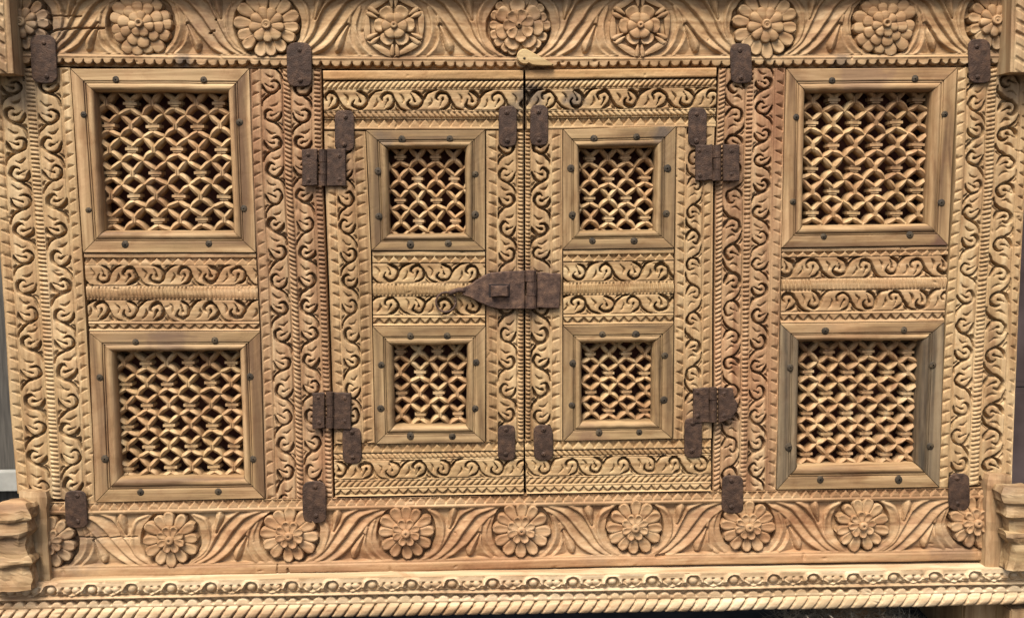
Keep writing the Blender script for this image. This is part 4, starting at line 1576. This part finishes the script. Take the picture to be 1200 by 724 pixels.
pl = rough_loft('corner_post', steps([(576, 21, 52, 16, -15), (582, 21, 53.5, 18, -15), (620, 22, 55, 19, -15), (650, 25, 56.5, 19, -15), (684, 28, 58, 19, -15)], 6), cabinet, M_POST, 1)
rough_loft('knob', steps([(588, 10, 22, 40, 26), (589.5, 4, 27, 47, 23), (592.5, -4, 31, 53, 20), (598, -12, 33, 57, 20), (607, -16, 34, 59, 20), (610, -16, 33, 57, 20), (611.5, -15, 31, 53, 20), (614, -15, 31.5, 54, 20),
                          (624, -15, 32.5, 56, 20), (628, -14, 31, 53, 20), (631, -12, 29.5, 48, 20), (640, -12, 31, 48, 20), (652, -13, 33, 50, 20), (655, -15, 35.5, 54, 20), (659, -16, 36.5, 56, 20), (662, -15, 35, 54, 20),
                          (664, -13, 32.5, 49, 20), (675, -12, 35, 49, 20), (692, -12, 38, 50, 20)], 3), pl, M_KNOB, 2, amp=.0036)
pr_ = rough_loft('corner_post', steps([(556, 1159, 1184, 16, -15), (562, 1158, 1186, 18, -15), (600, 1157, 1186, 19, -15), (666, 1155, 1186, 19, -15)], 6), cabinet, M_POST, 3)
rough_loft('knob', steps([(568.5, 1190, 1200, 40, 26), (570, 1184, 1204, 47, 22), (573, 1178, 1212, 53, 20), (580, 1175, 1220, 57, 20), (590, 1177, 1222, 58, 20), (593, 1180, 1220, 53, 20), (596, 1180, 1220, 53, 20),
                          (606, 1179, 1221, 55, 20), (609, 1184, 1218, 46, 20), (622, 1184, 1218, 46, 20), (625, 1180, 1222, 53, 20), (630, 1179, 1223, 55, 20), (634, 1181, 1221, 52, 20), (637, 1185, 1220, 47, 20), (668, 1181, 1222, 49, 20)], 3), pr_, M_KNOB, 4, amp=.0036)
plank('top_bracket', cabinet, M_POST, 'v', [(-60, -40), (-60, 90)], [(10, -40), (11, 10), (16, 88)], (-40, -40), (86.5, 86), [
    (0, .62, 'plain', {}), (.63, .92, 'dentil', dict(pitch=17, slant=-.6, fill=.9, deep=4)), (.92, 1, 'plain', {})], base=42, depth=60, seed=31)
plank('top_bracket', cabinet, M_POST, 'v', [(1187, -40), (1183.5, 90)], [(1262, -40), (1262, 90)], (-40, -40), (84.5, 86), [
    (0, .06, 'plain', {}), (.06, .22, 'dentil', dict(pitch=15, slant=-.6, fill=.9, deep=4)), (.23, 1, 'plain', {})], base=42, depth=60, seed=32)

rough_loft('cornice', steps([(-44, -60, 1260, 26, -10), (-34, -60, 1260, 28, -10), (-15, -60, 1260, 22, -10)], 3), cabinet, M_POST, 5)
# ------------------------------------------------------------------ surroundings
M_GROUND = plain('dark_earth', (.018, .014, .011, 1), (.05, .04, .032, 1), 25, .95)
g = mesh_pd('ground', [(-40, -40, 0), (40, -40, 0), (40, 40, 0), (-40, 40, 0)], [(0, 1, 2, 3)])
go = new_obj('ground', g, None, M_GROUND)
go['kind'] = 'structure'

zbase = float(P(600, 722, BH)[2])


def rough_box(name, x0, x1, y0, y1, z0, z1, mat, label, cat, seed=0, parent=None):
    import bmesh
    bm = bmesh.new()
    bmesh.ops.create_cube(bm, size=1)
    bmesh.ops.bevel(bm, geom=bm.edges[:], offset=.03, segments=2, affect='EDGES')
    for v in bm.verts:
        v.co = Vector((x0 + (v.co.x + .5) * (x1 - x0), y0 + (v.co.y + .5) * (y1 - y0), z0 + (v.co.z + .5) * (z1 - z0)))
    me = bpy.data.meshes.new(name)
    bm.to_mesh(me)
    bm.free()
    o = new_obj(name, me, parent, mat)
    if label:
        o['label'] = label
        o['category'] = cat
    return o


# legs under the base, set back in the dark
lz = .118
for lx in (-.70, .72):
    rough_box('leg', lx - .05, lx + .05, .12, .24, 0, lz, M_BOX, None, None, parent=cabinet)
    rough_box('leg', lx - .05, lx + .05, .30, .42, 0, lz, M_BOX, None, None, parent=cabinet)

# timber block seen under the right end
bx0, bx1 = P(1130, 716, -30), P(1178, 716, -30)
rough_box('timber_block', float(bx0[0]), float(bx1[0]), .03, .30, 0.001, .105, M_POST, 'brown timber block lying under the right end of the cabinet base', 'block')
bx0, bx1 = P(1184, 716, 20), P(1230, 716, 20)
rough_box('timber_post', float(bx0[0]), float(bx1[0]), -.02, .04, 0.001, .100, M_POST, 'pale timber post end under the far right corner of the base', 'post')

# dry straw lying under the base
V, F = [], []
for i in range(2600):
    x = random.uniform(*[float(P(q, 716, 0)[0]) for q in (930, 1128)])
    y = random.uniform(-.01, .16)
    z = .001 + random.random() ** 1.2 * .095 * (1 - abs((x - .62) / .22) ** 3)
    a, el, ln = random.uniform(0, 6.28), random.uniform(-.3, .5), random.uniform(.02, .05)
    d_ = Vector((math.cos(a) * math.cos(el), math.sin(a) * math.cos(el), math.sin(el))) * ln
    n_ = Vector((-math.sin(a), math.cos(a), 0)) * .0011
    p_ = Vector((x, y, max(z, .002)))
    b = len(V)
    e_ = p_ + d_
    e_.z = max(.002, e_.z)
    V += [p_ - n_, p_ + n_, e_ + Vector((0, 0, .001))]
    F.append((b, b + 1, b + 2))
stw = new_obj('dry_straw', mesh_pd('dry_straw', V, F), None, plain('straw', (.20, .17, .12, 1), (.45, .40, .30, 1), 60))
stw['label'] = 'loose pale straw on the dark ground under the base'
stw['category'] = 'straw'
stw['kind'] = 'stuff'

# what shows past the left and right edges
M_WALL = plain('weathered_grey_boards', srgb(52, 49, 44), srgb(76, 72, 65), 14, .85, (14, 1, .8))
M_WHITE = plain('whitewashed_batten', (.20, .20, .18, 1), (.30, .30, .27, 1), 20)
wl = bpy.data.objects.new('board_wall', None)
COL.objects.link(wl)
wl.location = (-1.2, .75, 0)
wl['label'] = 'weathered grey board wall with a white batten behind the left side'
wl['category'] = 'wall'
zz = lambda y: float(P(5, y, -750)[2])
for i in range(8):
    x0 = -2.1 + i * .16
    rough_box('board', x0, x0 + .156, .75 + .004 * (i % 2), .775, zz(590), 1.9, M_WALL, None, None, parent=wl)
rough_box('footing', -2.1, -.83, .76, .80, 0.001, zz(588), M_GROUND, None, None, parent=wl)
rough_box('batten', -2.1, -.83, .72, .748, zz(571), zz(549), M_WHITE, None, None, parent=wl)
M_SHEET = plain('brown_metal_sheet', srgb(52, 40, 37), srgb(80, 68, 66), 10, .5)
sh_ = bpy.data.objects.new('metal_sheet', None)
COL.objects.link(sh_)
sh_.location = (1.5, .5, 0)
sh_['label'] = 'dull brown grey metal sheet standing behind the right side'
sh_['category'] = 'metal sheet'
zz = lambda y: float(P(1195, y, -450)[2])
for i, (ya_, yb_) in enumerate(((86, 250), (251.5, 452), (453.5, 570))):
    rough_box('panel', 1.0, 1.9, .45, .47 + .01 * i, (0.001 if i == 2 else zz(yb_)), zz(ya_), M_SHEET, None, None, parent=sh_)
